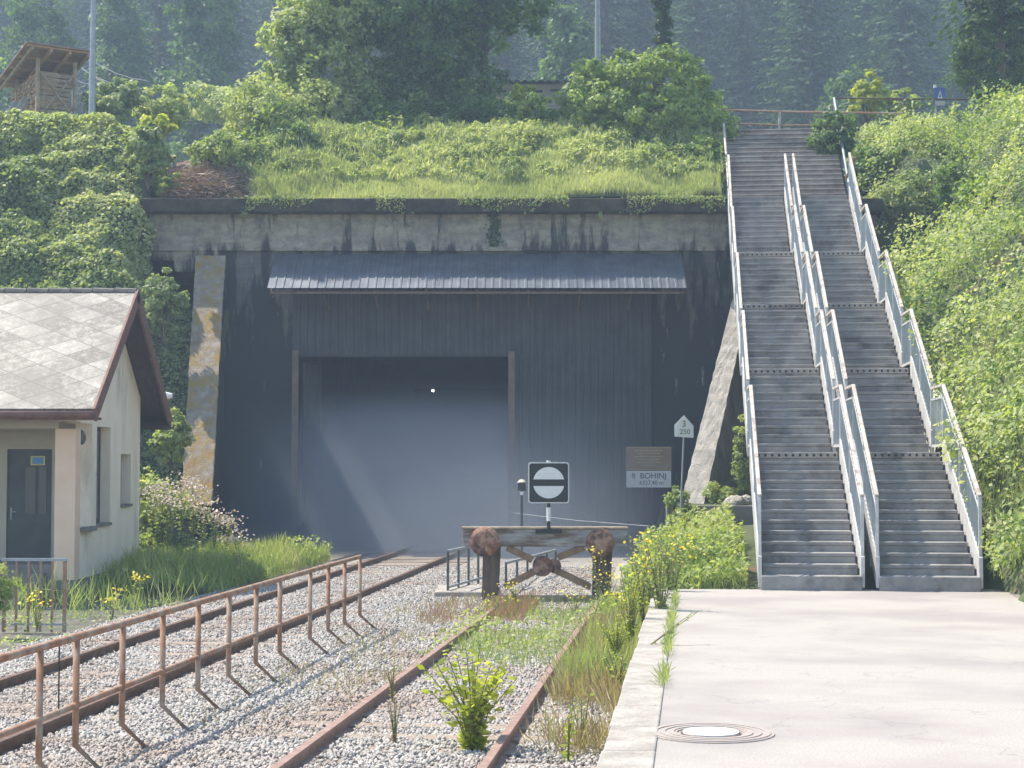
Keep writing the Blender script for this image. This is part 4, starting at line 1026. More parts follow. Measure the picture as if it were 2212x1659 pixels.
bush("low rounded bush at the middle of the nettle slope", 870, 345, 150, 75, 48.8, 'brush', 2200, .07, tone=(.65,.2))
bush("low nettle clump near the right end of the nettle slope", 1130, 352, 220, 85, 48.8, 'brush', 2800, .07, tone=(.75,.2))
bush("young sapling with pale leaves in front of the tin roofed hut", 1135, 300, 60, 135, 50.5, 'yellowish', 600, .08, name="sapling", cat="sapling", tone=(.4,.2))
bush("small bush beside the railing at the foot of the ivy mound", 1520, 378, 110, 80, 47.5, 'lush', 2000, .07, tone=(.6,.25))
bush("wide low shrubs hiding the foot of the tin roofed hut", 1130, 262, 190, 62, 56, 'lush', 2200, .08, tone=(.35,.2))
bush("dark bush hugging the right side of the upper stairs", 1806, 360, 125, 130, 47.9, 'lush', 2800, .075, tone=(.35,.2))
bush("yellow green sapling bush behind the grey pipe rail", 1880, 262, 105, 115, 53, 'yellowish', 1500, .09, name="sapling", cat="sapling")
bush("sparse green bush right of the yellow green sapling", 1955, 285, 100, 100, 53, 'brush', 1500, .09, tone=(.5,.2))
bush("sunlit bush on the crest of the right bank beneath the blue sign", 2000, 400, 230, 150, 47.5, 'brush', 4600, .08, tone=(.6,.25))
bush("mid green bush sloping down from the upper stairs' right side", 1885, 415, 150, 100, 46.8, 'lush', 2800, .075, tone=(.5,.25))
bush("bright yellow green bush at the right edge under the tall dark tree", 2185, 335, 120, 135, 45.5, 'yellowish', 1800, .10, tone=(.55,.25))
bush("bush hanging over the right end of the portal", 1975, 480, 210, 120, 45.4, 'brush', 4000, .08, tone=(.6,.22))
bush("ivy lobe hanging beneath the left end of the parapet", 352, 720, 120, 130, 42.6, 'ivy', 2600, .08, tone=(.5,.22))
bush("low green bush between the hut's rear eave and the left wing wall", 372, 1000, 90, 110, 39.5, 'brush', 2000, .07, tone=(.65,.22))
bush("dense bush in the middle of the right bank", 2160, 520, 210, 150, 40, 'lush', 3600, .085, tone=(.65,.25))
bush("leafy bush halfway up the right edge", 2190, 900, 190, 150, 31.5, 'lush', 3600, .065, tone=(.6,.25))
bush("small dark bush at the foot of the right railing", 2160, 1272, 110, 110, 25.6, 'lush', 1500, .05, tone=(.55,.25))
bush("pale leaved bush low on the right bank", 2170, 1140, 130, 150, 27.5, 'brush', 2200, .05, tone=(.6,.25))
bush("climbing weeds at the foot of the right wing wall", 1462, 1140, 56, 105, 38.3, 'weed', 1100, .06, tone=(.4,.25))
bush("leafy climber between the right wing wall and the stairs", 1603, 1080, 50, 190, 40.5, 'brush', 1200, .06, tone=(.5,.25))
bush("leafy weeds on the ledge before the grey wing face", 1555, 1094, 95, 55, 39.6, 'brush', 900, .05, tone=(.6,.25))
bush("green weed tuft at the left edge before the hut's entrance railing", -5, 1350, 90, 140, 23.8, 'weed', 900, .04, tone=(.55,.25))

for (x, y, w, h, D, m_, tn_, lb_) in (
    (2075, 700, 130, 110, 36.5, 'lush', .7, "rounded green bush on the bank level with the second landing from the foot"),
    (2150, 800, 150, 130, 33.5, 'brush', .45, "darker bush between the round bush and the leafy bush at the right edge"),
    (2030, 590, 130, 90, 38.6, 'brush', .7, "pale bush at the lip of the dark hollow right of the portal"),
    (2200, 660, 130, 130, 36.5, 'yellowish', .2, "yellowish bush at the right edge halfway up the bank"),
    (2120, 1000, 90, 110, 29.5, 'lush', .35, "dark bush behind the right railing's lowest flight"),
    (2205, 1060, 100, 130, 28.2, 'lush', .75, "bright bush at the right edge above the platform"),
    (2090, 455, 150, 110, 43, 'lush', .55, "bush above the dark hollow, left of the right edge bushes"),
    (2200, 430, 120, 100, 43.2, 'brush', .8, "light green bush under the yellow green bush at the right edge"),
    (2180, 1240, 110, 70, 26, 'weed', .6, "low pale weeds at the right end of the platform"),
    (1925, 350, 110, 90, 49.6, 'brush', .75, "light bush in the middle of the slope right of the pipe rail"),
    (2110, 335, 110, 90, 48.8, 'lush', .4, "dark bush left of the tall dark tree's foot")):
    bush(lb_, x, y, w, h, D, m_, 2000, .07, tone=(tn_, .22))
CLUMPS = []
for (x, y, D, h_, lb_) in ((1360, 1390, 20.2, .9, "feathery tall weed nearest the kerb, left of the platform edge"), (1385, 1350, 21.8, 1.05, "very tall feathery weed with drooping tips behind the nearest one"), (1405, 1320, 23.2, .9, "dense feathery weed before the platform's far corner"),
                        (1470, 1272, 26.2, .8, "leafy weed clump just past the platform's far corner"), (1330, 1440, 18.4, .55, "low bushy weed half way along the kerb")):
    CLUMPS.append((lb_, x, y, D, h_))
def tree(label, x, y, D, H, blobs, m, n, leaf, r=.16, tone=(.5,.22), clump=.42, name="broadleaf_tree", lean=(0,0), shell=.5, limbs=None):
    b = at(x, y, D); o = thing(name, label, "tree", (b.x, D, b.z))
    crown("crown", blobs, int(n*1.35), leaf*.78, M[m], o, clump=clump, tone=tone, shell=shell)
    trunk("trunk", o, H*.8, r, lean, limbs or [(.35,.9,.3,1.2),(.45,-1.0,-.2,1.3),(.6,.8,-.5,1.3),(.7,-.7,.5,1.2)]); return o
tree("sunlit broadleaf tree, leftmost of the three big trees above the portal", 745, 300, 52.5, 7,
     [(-.2,0,.9,1.5,1.2,1.2),(-.6,0,2.4,1.5,1.4,1.6),(-1.3,0,3.2,1.1,1.1,.9),(-.2,0,4.6,1.7,1.6,1.6),(-1.5,0,1.7,.8,.8,.9),(-2.2,.1,3.3,.55,.5,.35),(-2.0,0,2.4,.4,.4,.35)], 'brush', 24000, .10, tone=(.55,.25), clump=.36)
tree("dense dark broadleaf tree in the middle of the three big trees", 885, 290, 53.2, 8,
     [(0,0,1.2,1.9,1.4,1.4),(-1.2,0,.8,1.2,1,1.2),(-.3,0,4,2.1,1.8,1.8),(.6,-.2,3.2,1.5,1.4,1.7),(.2,0,6.4,2.4,2,2),(0,0,8.8,2.2,2,1.6)], 'lush', 30000, .11, tone=(.35,.2), clump=.4)
tree("big spreading maple, rightmost of the three big trees", 1045, 260, 54, 8,
     [(-.6,0,1.0,1.1,1.0,1.2),(-.1,0,2.9,1.2,1.2,.9),(.9,0,4.2,1.4,1.4,1.1),(-.5,0,4.6,1.7,1.6,1.6),(.9,0,6,1.5,1.5,1.4),(0,0,7.2,2.2,2,1.8),(-.2,0,9.5,2,2,1.6)], 'lush', 26000, .11, tone=(.4,.22), clump=.4)
tree("tall dark leafy tree at the right edge above the bank", 2165, 320, 50.5, 9,
     [(.2,-.2,1.4,1.15,1,1.5),(-.2,0,3.0,1.15,1,1.3),(.5,0,4.4,1.3,1.2,1.4),(.2,0,6.0,1.2,1.2,1.3)], 'lush', 20000, .085, tone=(.35,.25), clump=.3)
# ivy mound and the ivy clad trunk rising from it
im = at(1400, 345, 49.8)
o = thing("ivy_mound", "big rounded mound of ivy and creepers beside the upper stairs", "ivy", (im.x, 49.8, im.z))
crown("foliage", [(0,0,1.7,2.05,1.5,1.55),(-1.6,0,1.9,1.0,1,1.05),(1.3,0,1.0,1.35,1.2,1.3),(.5,0,2.5,1.2,1.1,.85),(2.0,-.2,.3,.8,.8,1.0),(-.3,-.4,.4,2.0,1,.9)], 20000, .075, M['lush'], o, clump=.3, tone=(.85,.25), shell=.75)
MB().tube([(0,0,-.3),(.1,0,1.2),(.4,0,2.6)], .16, 8).build("trunk", M['bark'], o)
it = at(1436, 100, 50)
o = thing("ivy_clad_trunk", "slender trunk wrapped in dark ivy rising out of the ivy mound", "tree trunk", (it.x, 50, it.z-.4))
MB().tube([(0,0,0),(-.02,0,2),(.03,0,4.2)], .10, 8, .06).build("trunk", M['bark'], o)
crown("ivy_leaves", [(0,0,.9,.22,.22,.7),(-.02,0,2.0,.24,.22,.8),(0,0,3.2,.26,.22,.9)], 6500, .05, M['dark'], o, clump=.13, nclump=130, tone=(.6,.25))

# spruce
def spruce(H, seed, dens=1.0, rad=.115, fine=1.0):
    rg_ = np.random.default_rng(seed); C=[];A=[];B=[];tn=[]
    z = H*.08
    while z < H-.3:
        f = 1 - z/H; rr = H*rad*(f**.75)+.15; nb = int((7+4*f)*dens); a0 = rg_.random()*6.28
        for k_ in range(nb):
            a = a0+6.28*k_/nb+rg_.normal(0,.18); R_ = rr*rg_.uniform(.65,1.15); ns = max(2, int(R_/(.33*fine))); zz = z+rg_.normal(0,.15); t0 = rg_.normal(.5,.2)
            for j in range(ns):
                t = (j+.7)/ns; d = R_*t; dz = -.28*d + .09*d*d/max(R_,.5)*1.0
                C.append((d*math.cos(a)+rg_.normal(0,.06), d*math.sin(a)+rg_.normal(0,.06), zz+dz-.10)); s = .36*fine*rg_.uniform(.7,1.3)*(1-.25*t)
                hx, hy = math.cos(a+rg_.normal(0,.4)), math.sin(a+rg_.normal(0,.4))
                A.append((hx*s*.8, hy*s*.8, -s*.45)); q = .20*fine*rg_.uniform(.6,1.2); B.append((-hy*q, hx*q, -q*.5*rg_.choice([-1,1]))); tn.append(t0+.25*(t-.5))
        z += .55*fine**.5*rg_.uniform(.8,1.2)*(.6+.5*f)
    return np.array(C), np.array(A), np.array(B), np.array(tn)
protos = []
LABS = "tall dark spruce in the hazy forest behind the portal"
for i, (H, rd) in enumerate(((38,.10),(33,.115),(41,.095),(30,.13))):
    C, A, B, tn = spruce(H, 40+i, 1.6, rd, .62); o = thing("spruce", LABS, "spruce", (0,0,0), 0, "spruces on the far slope")
    quads("crown", C, A, B, tn, M['spruce'], o)
    MB().tube([(0,0,-1),(0,0,H*.5),(0,0,H-.5)], H*.011, 7, .05).build("trunk", M['bark'], o); protos.append(o)
rs_ = random.Random(5); cnt = 0; used = set()
for row, D in enumerate((104, 112, 121, 131, 143, 157, 173, 192)):
    half = D*.32; step = 5.4 + row*.35
    x = -half + rs_.random()*step
    while x < half:
        xp = 1106 + x*F/D; DD = D + rs_.uniform(-3.5, 3.5); 
        xp = px(x, DD)
        skip = (row == 0 and (xp < 330 or rs_.random() < .35)) or (row == 1 and xp < 150)
        if not skip and rs_.random() > .08:
            pi = rs_.randrange(4); z = float(T(np.array([x]), np.array([DD]))[0]) - .5; sc = rs_.uniform(.8, 1.12)
            if pi not in used: o = protos[pi]; o.location = (x, DD, z); o.rotation_euler = (0,0,rs_.random()*6.28); o.scale = (sc,)*3; used.add(pi)
            else: copy_tree(protos[pi], (x, DD, z), rs_.random()*6.28, sc)
            cnt += 1
        x += step*rs_.uniform(.75, 1.25)
print("spruces", cnt)
# one spruce whose boughs droop in at the top right
C, A, B, tn = [np.concatenate(q_) for q_ in zip(*[spruce(17, 91+i_, 1.6, .17) for i_ in range(3)])]; o = thing("spruce", "near spruce whose drooping boughs hang in at the top right corner", "spruce", (14.4, 50, 9.5))
k1 = C[:,2] > 4.8; quads("crown", C[k1], A[k1]*.42, B[k1]*.40, tn[k1]-.1, M['spruce'], o); MB().tube([(0,0,0),(0,0,16.5)], .2, 8, .05).build("trunk", M['bark'], o)
# a few lighter broadleaf trees at the forest edge
for (x, y, w, h, D, lb) in ((420, 250, 150, 330, 92, "hazy lighter broadleaf tree at the forest edge left of the big trees"), (250, 250, 120, 260, 97, "hazy narrow tree at the forest edge right of the lamp post"),
                            (60, 260, 150, 300, 95, "hazy bluish broadleaf tree at the far left forest edge"), (1230, 230, 110, 210, 90, "hazy broadleaf tree between the maple and the ivy mound"), (1850, 290, 120, 130, 88, "small hazy tree at the forest edge behind the pipe rail")):
    b = at(x, y, D); W, H = w*D/F/2, h*D/F; z0 = float(T(np.array([b.x]), np.array([float(D)]))[0]); base = z0; top_ = b.z + H
    o = thing("broadleaf_tree", lb, "tree", (b.x, D, base)); zc = b.z - base
    crown("crown", [(0,0,zc+H*.3,W,W,H*.38),(W*.3,0,zc+H*.62,W*.8,W*.8,H*.33),(-W*.3,0,zc+H*.85,W*.6,W*.6,H*.25),(0,0,zc*.6,W*.8,W*.8,zc*.4)], 11000, .15, M['lush'], o, clump=.7, tone=(.25,.2))
    trunk("trunk", o, zc+H*.7, .28)
# ------------------------------------------------------------------ soil, brushwood, shed, poles
def mound(name, label, cat, cx, cyy, w, d, h, m, parts=260, sz=.09):
    n = 26; vs = []; fs = []
    for j in range(n+1):
        for i in range(n+1):
            u = -1+2*i/n; v = -1+2*j/n; x = cx+u*w/2; y = cyy+v*d/2
            e = max(0, 1-u*u)*max(0, 1-v*v); vs.append((x, y, float(T(x, y)) - .12 + e*h + .22*e*(float(fbm(x*4.3, y*4.3))-.35)))
    for j in range(n):
        for i in range(n): q = j*(n+1)+i; fs.append((q, q+1, q+n+2, q+n+1))
    o = mk(name, vs, fs, m); return tag(o, label, cat)
a = at(385, 350, 47)
mound("soil_patch", "bare brown earth slip on the bank above the portal's left end", "bare soil", -9.2, 47.9, 1.7, 4.4, .6, M['soil'])
n = 2600; cx_, cd_ = -8.3, 46.1
u = rng.normal(0, .42, (n,2)); X = cx_+u[:,0]*1.6; D = np.clip(cd_+u[:,1]*.9, 45.5, 48); z = T(X, D)+.1+.55*rng.random(n)*np.exp(-u[:,0]**2*2)
a = unit(np.c_[rng.normal(0,1,(n,2)), rng.normal(0,.35,n)]); b = unit(np.cross(a, rng.normal(0,1,(n,3)))); s = rng.uniform(.06,.28,(n,1))
tag(quads("brushwood", np.c_[X,D,z], a*s, b*.012, rng.random(n), M['brushwood']), "heap of dry brown brushwood on the portal top's left end", "brushwood heap", kind="stuff")

p0 = at(72, 248, 50)
sh = thing("firewood_shed", "open lean-to shed of weathered posts and tilted board roof full of firewood", "shed", (p0.x, 50, p0.z), R(30))
Hh = 1.78
for (x, y) in ((0,0),(1.1,0),(0,2.4),(1.1,2.4)): MB().box(x-.05, x+.05, y-.05, y+.05, -.6, Hh-.02-.07*y+.16*x*0).build("post", M['board'], sh)
MB().bar((.05,-.06,.05),(1.05,-.06,1.35), .05, .09, (0,1,0)).build("cross_brace", M['board'], sh); MB().bar((1.05,-.115,.05),(.05,-.115,1.35), .05, .09, (0,1,0)).build("cross_brace", M['board'], sh)
def rf(x, y): return Hh + .05 - .13*y - .02*x
for y in (-.55,): pass
for x in (-.30, .25, .8, 1.35):
    MB().bar((x,-.55,rf(x,-.55)+.02),(x,3.2,rf(x,3.2)+.02), .07, .10).build("rafter", M['orange'] if x in (.25,.8) else M['board'], sh)
for y in (-.5, .5, 1.5, 2.5):
    MB().bar((-.45,y,rf(0,y)+.10),(1.45,y,rf(1.4,y)+.10), .08, .05).build("batten", M['orange'], sh)
m = MB(); m.add([(-.5,-.65,rf(-.5,-.65)+.14),(1.5,-.65,rf(1.5,-.65)+.14),(1.5,3.3,rf(1.5,3.3)+.14),(-.5,3.3,rf(-.5,3.3)+.14)], [(0,1,2,3)]); q = m.build("roof", M['roofing'], sh); s = q.modifiers.new("s", 'SOLIDIFY'); s.thickness = .035
# firewood: one stack of split logs, ends showing to the left, lengths to the front
fw = MB(); rr = random.Random(3)
for j in range(13):
    for i in range(26):
        y = .1+i*.118+rr.uniform(-.02,.02); z = .0+j*.112+rr.uniform(-.02,.02); r = rr.uniform(.045,.065); d_ = rr.uniform(-.05,.04); kk = rr.choice((3,4,5))
        a0 = rr.random()*6.28; pts = [(y+r*math.cos(a0+6.28*q_/kk), z+r*math.sin(a0+6.28*q_/kk)) for q_ in range(kk)]
        fw.prism(pts, 0, .02+d_, .6)
fo = fw.build("firewood", M['firewood']); fo.location = sh.location; fo.rotation_euler = sh.rotation_euler; tag(fo, "split firewood stacked to the roof of the shed, cut ends showing", "firewood", kind="stuff")
fw = MB()
for j in range(10):
    z = .03+j*.135; r = rr.uniform(.05,.065); y = .04+rr.uniform(-.02,.02); fw.box(.08+rr.uniform(-.03,.03), 1.02+rr.uniform(-.05,.05), y, y+.1, z, z+.11)
fo = fw.build("stacked_planks", M['board']); fo.location = sh.location; fo.rotation_euler = sh.rotation_euler; tag(fo, "thick sawn planks stacked behind the shed's cross brace", "planks", kind="stuff")
for i, (x, y, t) in enumerate(((-.35,.9,.5),(-.45,1.6,.6))):
    m = MB(); m.bar((x-.35,y,-.35),(x+.25,y+.1,.75), .16, .03, (0,1,0)); q = m.build("leaning_board", M['galv']); q.location = sh.location; q.rotation_euler = sh.rotation_euler
    tag(q, ("grey board leaning on the firewood nearest the shed post", "second grey board leaning on the firewood, farther left")[i], "board")
# tin roofed hut among the trees
th = at(1120, 195, 58); tk = thing("tin_roofed_hut", "low pale plank hut with a wavy dark tin roof beside the maple", "hut", (th.x, 58, th.z-.9))
hw_ = 1.6
MB().box(-hw_, hw_, 0, 2.5, -.3, 1.22).build("wall", mat("pale_plank_wall", (.26,.24,.22), (.40,.37,.34), 4, sc=(.3,1,5)), tk)
for i in range(5): x = -1.4+i*.62; MB().box(x, x+.35, -.02, -.004, .95-.03*(i % 2), 1.03-.03*(i % 2)).build("gap", M['black'], tk)
rfm = MB(); q = 60; rfm.v = [(-hw_-.15+(2*hw_+.3)*i/q, y, zz+.035*math.sin(i*1.35)) for y, zz in ((-.35,1.27),(2.8,1.62)) for i in range(q+1)]
rfm.f = [(i, i+1, q+2+i, q+1+i) for i in range(q)]; s = rfm.build("roof", M['canopy'], tk).modifiers.new("s", 'SOLIDIFY'); s.thickness = .02
# lamp posts
def pole(label, x, y, D, h, r, nm="lamp_post", cat="lamp post"):
    b = at(x, y, D); o = thing(nm, label, cat, (b.x, D, b.z-.4))
    MB().tube([(0,0,0),(0,0,h*.25)], r*1.15, 10, r*1.1).build("lower_pole", M['galv'], o); MB().tube([(0,0,h*.25),(0.02,0,h)], r*.95, 10, r*.6).build("upper_pole", M['galv'], o)
    MB().bar((0,0,h-.05),(.0,-.8,h+.15), .05).build("arm", M['galv'], o); MB().box(-.1,.1,-1.3,-.7,h+.10,h+.2).build("lamp_head", M['galv'], o, bevel=.03); return o
pole("tall grey lamp post rising from the ivy bank", 191, 230, 48.5, 7.5, .085)
pole("tall thin grey lamp post behind the ivy mound", 1293, 125, 56, 7.5, .085)
pp = at(152, 195, 68); o = thing("utility_pole", "distant pale utility pole between the shed and the lamp post", "utility pole", (pp.x, 68, pp.z-1))
pt = at(154, 100, 68); H_ = pt.z-pp.z+1; MB().tube([(0,0,0),(0,0,H_)], .10, 8, .07).build("pole", M['galv'], o); MB().bar((-.35,0,H_-.1),(.35,0,H_-.1), .07).build("crossarm", M['galv'], o)
MB().bar((0,0,H_-.75),(.5,0,H_-.45), .05).build("stay", M['galv'], o)
for i, (a_, b_, c_) in enumerate((((-40,66,60),(154,97,68),(310,168,62)), ((-40,78,60),(150,128,68),(300,185,62)), ((-40,95,60),(158,130,68),(285,190,62)), ((120,128,68),(205,172,65),(300,160,62)))):
    P0, P1, P2 = at(*a_), at(*b_), at(*c_); pts = [P0.lerp(P1, t)-Vector((0,0,.35*4*t*(1-t))) for t in (0,.2,.4,.6,.8,1)] + [P1.lerp(P2, t)-Vector((0,0,.25*4*t*(1-t))) for t in (.2,.4,.6,.8,1)]
    tag(MB().tube(pts, .011, 5).build("overhead_wire", M['cable']), ("topmost thin overhead wire behind the firewood shed", "second overhead wire below the topmost one", "third overhead wire, close under the second", "lowest sagging overhead wire right of the shed")[i], "wire")
# cable from the buffer stop area to the weeds
p1, p2 = at(1110, 1108, 42), at(1402, 1136, 38.2)
tag(MB().tube([p1, p1.lerp(p2,.5)-Vector((0,0,.03)), p2], .008, 6).build("cable", M['galv']), "thin pale cable running from the tunnel door post to the weeds on the right", "cable")

# rocks
def rock(label, x, y, D, r, sx=1, sz=.8):
    b = at(x, y, D); bm_ = __import__("bmesh").new(); __import__("bmesh").ops.create_icosphere(bm_, subdivisions=3, radius=r)
    for v in bm_.verts:
        d = v.co.normalized(); k_ = 1+.5*(float(fbm(d.x*2+x, d.y*2+d.z*1.7))-.5)+.15*(float(vn(d.x*6+x, d.z*6+d.y*4))-.5); v.co = Vector((d.x*sx, d.y, d.z*sz))*r*k_
    me = bpy.data.meshes.new("rock"); bm_.to_mesh(me); me.materials.append(M['rock']); o = bpy.data.objects.new("rock", me); COL.objects.link(o); o.location = b; o.rotation_euler = (0,0,x); return tag(o, label, "rock")
rock("pale boulder half hidden in weeds right of the buffer stop", 1372, 1262, 31, .42, 1.1, 1.2)
rock("small pale rock behind the right buffer post", 1345, 1300, 29.6, .24)
rock("rounded pale rock on the ledge beside the stairs", 1585, 1085, 39, .25, 1.2, .7)
rock("second smaller pale rock on the ledge nearest the railing", 1608, 1082, 39.2, .18, 1, .8)

# ------------------------------------------------------------------ single plants
def weed(label, x, y, D, h, spread, nst, leaf, m, flower=None, nfl=0, fsz=.03, nm="weed_plant", zbase=None, fr=.12, cat="plant", ln=(0,0), per=14, group=None):
    b = at(x, y, D); o = thing(nm, label, cat, (b.x, D, b.z), 0, group); rr = np.random.default_rng(int(abs(x)*7+abs(y)))
    st = MB(); C=[];A=[];B=[];fc_=[]
    for i in range(nst):
        a = rr.random()*6.28; sp = spread*rr.uniform(.2,1); hh = h*rr.uniform(.65,1.05); t1 = np.array([sp*math.cos(a)+ln[0]*hh, sp*math.sin(a)*.7+ln[1]*hh, hh])
        mid = t1*np.array([.35,.35,.55]); st.tube([(0,0,-.05), tuple(mid), tuple(t1)], .008, 5, .003)
        for j in range(per):
            t = (j+1)/per; p = mid*2*t*(1-t)+t1*t*t; aa = rr.random()*6.28; s = leaf*rr.uniform(.6,1.25)*(1.1-.3*t); dr = np.array([math.cos(aa), math.sin(aa), rr.uniform(-.1,.6)]); dr /= np.linalg.norm(dr)
            C.append(p+dr*s); A.append(dr*s); bb = np.cross(dr, rr.normal(0,1,3)); bb /= np.linalg.norm(bb)+1e-6; B.append(bb*s*.48)
        for j in range(nfl): fc_.append(t1+rr.normal(0, 1, 3)*np.array([fr,fr,fr*.45]))
    st.build("stems", M['stem'], o); quads("leaves", np.array(C), np.array(A), np.array(B), rr.random(len(C)), M[m], o)
    if fc_:
        fc_ = np.array(fc_); n = len(fc_); nr = unit(rr.normal(0,.5,(n,3))+np.array([0,-.5,.8])); r0 = unit(np.cross(nr, rr.normal(0,1,(n,3)))); s = fsz*rr.uniform(.7,1.3,(n,1))
        tag(quads("flowers", fc_, r0*s, np.cross(nr, r0)*s*.9, rr.random(n), M[flower], o), kind="stuff")
    return o
weed("leafy yellow green shrublet growing between the siding rails", 1022, 1622, 13.9, .80, .46, 26, .048, 'yellowish', nm="shrublet", per=30)
weed("tall arching leafy shoot leaning over the platform edge", 1350, 1475, 17.2, .75, .05, 3, .035, 'weed', ln=(1.05,.4), nm="arching_shoot", per=26)
weed("tall feathery weed clump on the kerb near the end of the platform", 1425, 1345, 21.5, 1.05, .38, 18, .035, 'weed', 'yflower', 3, .022, per=22)
weed("second feathery weed clump behind it, touching the platform end", 1450, 1300, 24.6, 1.0, .45, 18, .035, 'weed', per=22)
weed("leafy weed at the kerb beside the arching shoot", 1335, 1500, 16.6, .45, .2, 10, .032, 'weed', per=16)
weed("young leafy stem at the bottom edge beside the kerb", 1225, 1680, 13.3, .62, .08, 4, .035, 'yellowish', per=14)
weed("pair of thin leafy stems near the bottom of the siding's right rail", 1255, 1640, 13.9, .55, .12, 4, .03, 'weed', per=14)
weed("dry reddish weed standing left of the yellow green shrublet", 855, 1612, 14.2, .42, .16, 6, .018, 'red', per=10)
weed("small dry weed tuft on the siding ballast", 850, 1505, 16.5, .3, .12, 6, .02, 'dry', per=10)
for i, (lb_, x, y, D, h_) in enumerate(CLUMPS):
    weed(lb_, x, y, D, h_, .28 if h_ > .7 else .2, 14, .028, 'weed' if i % 2 else 'yellowish', 'yflower' if i in (1, 3) else None, 2 if i in (1, 3) else 0, .022, nm="weed_clump", cat="weed", per=30)
for i, (x, y, D, h, n) in enumerate(((1115,1300,27.2,.30,5),(1085,1330,26.3,.35,5),(1240,1335,26.5,.5,6),(1310,1330,26.2,.75,7),(1340,1365,24.4,.55,9),(1290,1300,27.6,.85,6),(1395,1250,28.8,.6,6),(1500,1215,30,.5,5),(1370,1310,26.8,.6,8))):
    weed(("low yellow flowering tuft beside the left buffer post", "low yellow flowering tuft in front of the left buffer post", "yellow flowers under the right end of the buffer beam", "yellow flowering weed before the right buffer post",
          "thick yellow flowering clump at the kerb's far end", "tall yellow flowered stems right of the coupling boss", "yellow flowers beside the pale boulder", "small yellow flowers in the verge left of the stairs", "bushy yellow flowers between kerb and boulder")[i],
         x, y, D, h, .22, n, .03, 'weed', 'yflower', 4, .022, nm="yellow_flowers", cat="flowers", fr=.06, per=10, group="yellow wildflowers")
for i, (x, y, D, h) in enumerate(((85,1355,23.5,.5),(245,1345,26,.55),(330,1240,30,.6),(520,1235,32,.6),(300,1300,27.5,.55))):
    weed(("yellow flowers before the hut's entrance railing", "yellow flowers on the verge between entrance railing and track", "yellow flowers at the hut's back corner", "yellow flowers where the grass meets the running track near the portal", "yellow flowering stems at the foot of the hut's gable wall")[i],
         x, y, D, h, .2, 5, .03, 'weed', 'yflower', 5, .024, nm="yellow_flowers", cat="flowers", fr=.05, per=10, group="yellow wildflowers")
pk = [(330,1150,36.5,.95),(365,1165,36.2,1.0),(395,1150,37,1.2),(420,1160,36.6,1.15),(440,1175,36,.9),(465,1185,36.4,.8),(490,1195,36.8,.75),(515,1215,36.6,.7),(350,1140,37.4,1.0),(540,1235,37,.5)]
pl_ = ["leftmost pale pink flower head beside the hut corner","pale pink flowers, second from the hut corner","tallest pale pink flower clump behind the grass","full pale pink clump right of the tallest one","pale pink clump at the foot of the left wing wall",
       "pale pink flowers just right of the wing wall's foot","loose pale pink flowers against the dark portal wall","small pale pink flower head farther right at the dark wall","pale pink flowers half hidden behind the leftmost heads","rightmost tiny pale flowers before the smoke"]
for i, (x, y, D, h) in enumerate(pk):
    weed(pl_[i], x, y, D, h, .3, 8, .05, 'brush', 'pflower', 15, .028, nm="pink_flowers", cat="flowers", fr=.13, per=12, group="pale pink flowers by the left wing wall")
for i, (x, y, D, s) in enumerate(((1700,1225,25.9,.3),(1725,1200,26.3,.25),(1770,1228,25.8,.32),(1810,1215,26.1,.2),(1850,1190,26.5,.3),(1660,1222,25.9,.2))):
    weed(("grass tuft on the lowest step of the left lane", "thin grass on the second step of the left lane", "longer grass tuft in the middle of the lowest steps", "short grass tuft right of the middle of the lowest steps", "grass tuft beside the second railing's foot", "short grass tuft beside the leftmost railing's foot")[i],
         x, y+14, D, s, .09, 6, .02, 'weed', nm="grass_tuft", cat="grass tuft", per=4, group="grass tufts on the steps")
weed("small silvery weed on the right lane's lower steps", 2045, 1190, 26.6, .18, .2, 8, .035, 'weed', nm="step_weed", per=8)
# creepers hanging over the cornice and wall
for i, (x, L_) in enumerate(((505,.35),(520,.5),(560,.3),(905,.4),(1010,.3),(1068,1.25),(1300,.55),(1345,.4))):
    lbs = ("left end of the cornice","the cornice a little right of its left end","the cornice above the canopy's left end","the cornice above the open doorway","the cornice above the doorway's right half","the parapet in a long dark strand above the right door post","the cornice right of the long strand","the cornice farthest right")
    p = Vector((X_(x, 44.8), 44.79, ZT+.02)); o = thing("hanging_creeper", "thin creeper hanging over " + lbs[i], "creeper", p, 0, "creepers hanging over the cornice"); rr = np.random.default_rng(i+50)
    dx = rr.uniform(-.5,.1)*L_; off = .36 if L_ > 1 else 0
    n = int(60*L_/.4) if L_ < 1 else 340; t = rr.random(n); C = np.c_[dx*t+rr.normal(0,.02 if L_ < 1 else .09,n), off*(t > .3)+rr.normal(0,.012,n), -L_*t]
    MB().tube([(0,0,.02),(dx*.5,-.01,-L_*.5 if L_ < 1 else -.36),(dx*.55,off-.02,-L_*.52),(dx,off-.02,-L_)], .006, 5).build("stem", M['stem'], o)
    A = rr.normal(0,1,(n,3)); A[:,1] *= .3; A = unit(A)*.04; B = unit(np.cross(A, [[0,1,0]]))*.022; quads("leaves", C, A, B, rr.random(n)*.8, M['dark' if L_ > 1 else 'weed'], o)

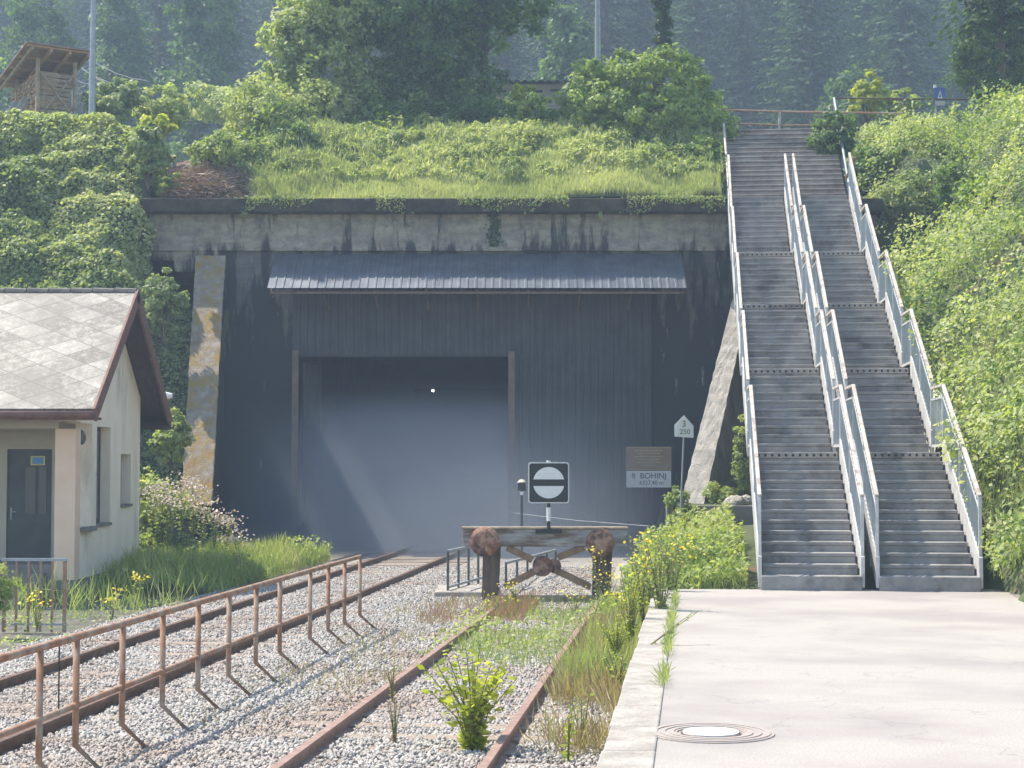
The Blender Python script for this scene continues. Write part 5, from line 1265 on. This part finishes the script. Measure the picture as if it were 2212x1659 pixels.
# ------------------------------------------------------------------ smoke drifting out of the tunnel, and haze
def vol(name, x0, x1, y0, y1, z0, z1):
    o = MB().box(x0, x1, y0, y1, z0, z1).build(name); return o
sm_ = vol("smoke", -8.2, 5.2, 38.4, 62, -.6, 5.2); mm = bpy.data.materials.new("smoke"); mm.use_nodes = True; t = mm.node_tree; t.nodes.clear()
ou = t.nodes.new("ShaderNodeOutputMaterial"); pv = t.nodes.new("ShaderNodeVolumePrincipled"); t.links.new(pv.outputs[0], ou.inputs["Volume"])
pv.inputs["Color"].default_value = (.74,.83,.98,1); pv.inputs["Anisotropy"].default_value = 0
c = t.nodes.new("ShaderNodeTexCoord"); s = t.nodes.new("ShaderNodeSeparateXYZ"); t.links.new(c.outputs["Object"], s.inputs[0])
def MR(src, a, b, c0, c1):
    n = t.nodes.new("ShaderNodeMapRange"); n.interpolation_type = 'SMOOTHSTEP'; t.links.new(src, n.inputs[0])
    for i, v in enumerate((a, b, c0, c1)): n.inputs[i+1].default_value = v
    return n.outputs[0]
def MU(a, b):
    n = t.nodes.new("ShaderNodeMath"); n.operation = 'MULTIPLY'
    for i, v in enumerate((a, b)):
        if isinstance(v, (int, float)): n.inputs[i].default_value = v
        else: t.links.new(v, n.inputs[i])
    return n.outputs[0]
nz = t.nodes.new("ShaderNodeTexNoise"); nz.inputs["Scale"].default_value = .45; nz.inputs["Detail"].default_value = 2; t.links.new(c.outputs["Object"], nz.inputs["Vector"])
X_f = MU(MR(s.outputs[0], 4.6, -.8, 0, 1), MR(s.outputs[0], -8.1, -3.5, 0, 1))
inner = MU(MU(MR(s.outputs[1], 44.6, 46.2, 0, 1), MR(s.outputs[2], 4.4, -.6, 0, 1)), 1.1)
front = MU(MU(MR(s.outputs[1], 43.5, 44.6, 0, 1), MR(s.outputs[2], 3.8, -.9, 0, 1)), 2.4)
low = MU(MU(MU(MR(s.outputs[1], 38.5, 42.5, 0, 1), MR(s.outputs[2], 2.4, -.7, 0, 1)), MR(s.outputs[0], -4.4, 0.6, 0, 1)), .23)
ad0 = t.nodes.new("ShaderNodeMath"); ad0.operation = 'ADD'; t.links.new(front, ad0.inputs[0]); t.links.new(low, ad0.inputs[1]); front = ad0.outputs[0]
ad = t.nodes.new("ShaderNodeMath"); ad.operation = 'ADD'; t.links.new(inner, ad.inputs[0]); t.links.new(front, ad.inputs[1])
t.links.new(MU(MU(ad.outputs[0], X_f), MR(nz.outputs[0], .25, .75, .6, 1.3)), pv.inputs["Density"])
sm_.data.materials.append(mm); tag(sm_, "bluish smoke drifting out of the tunnel mouth", "smoke", kind="stuff")
hz_ = vol("haze", -165, 165, -36, 222, -2, 105); hm = bpy.data.materials.new("haze"); hm.use_nodes = True; t = hm.node_tree; t.nodes.clear()
ou = t.nodes.new("ShaderNodeOutputMaterial"); pv = t.nodes.new("ShaderNodeVolumePrincipled"); t.links.new(pv.outputs[0], ou.inputs["Volume"])
pv.inputs["Color"].default_value = (.60,.78,1,1); pv.inputs["Density"].default_value = .0020; pv.inputs["Anisotropy"].default_value = .1
hz_.data.materials.append(hm); tag(hz_, "pale blue morning haze over the valley", "haze", kind="stuff")
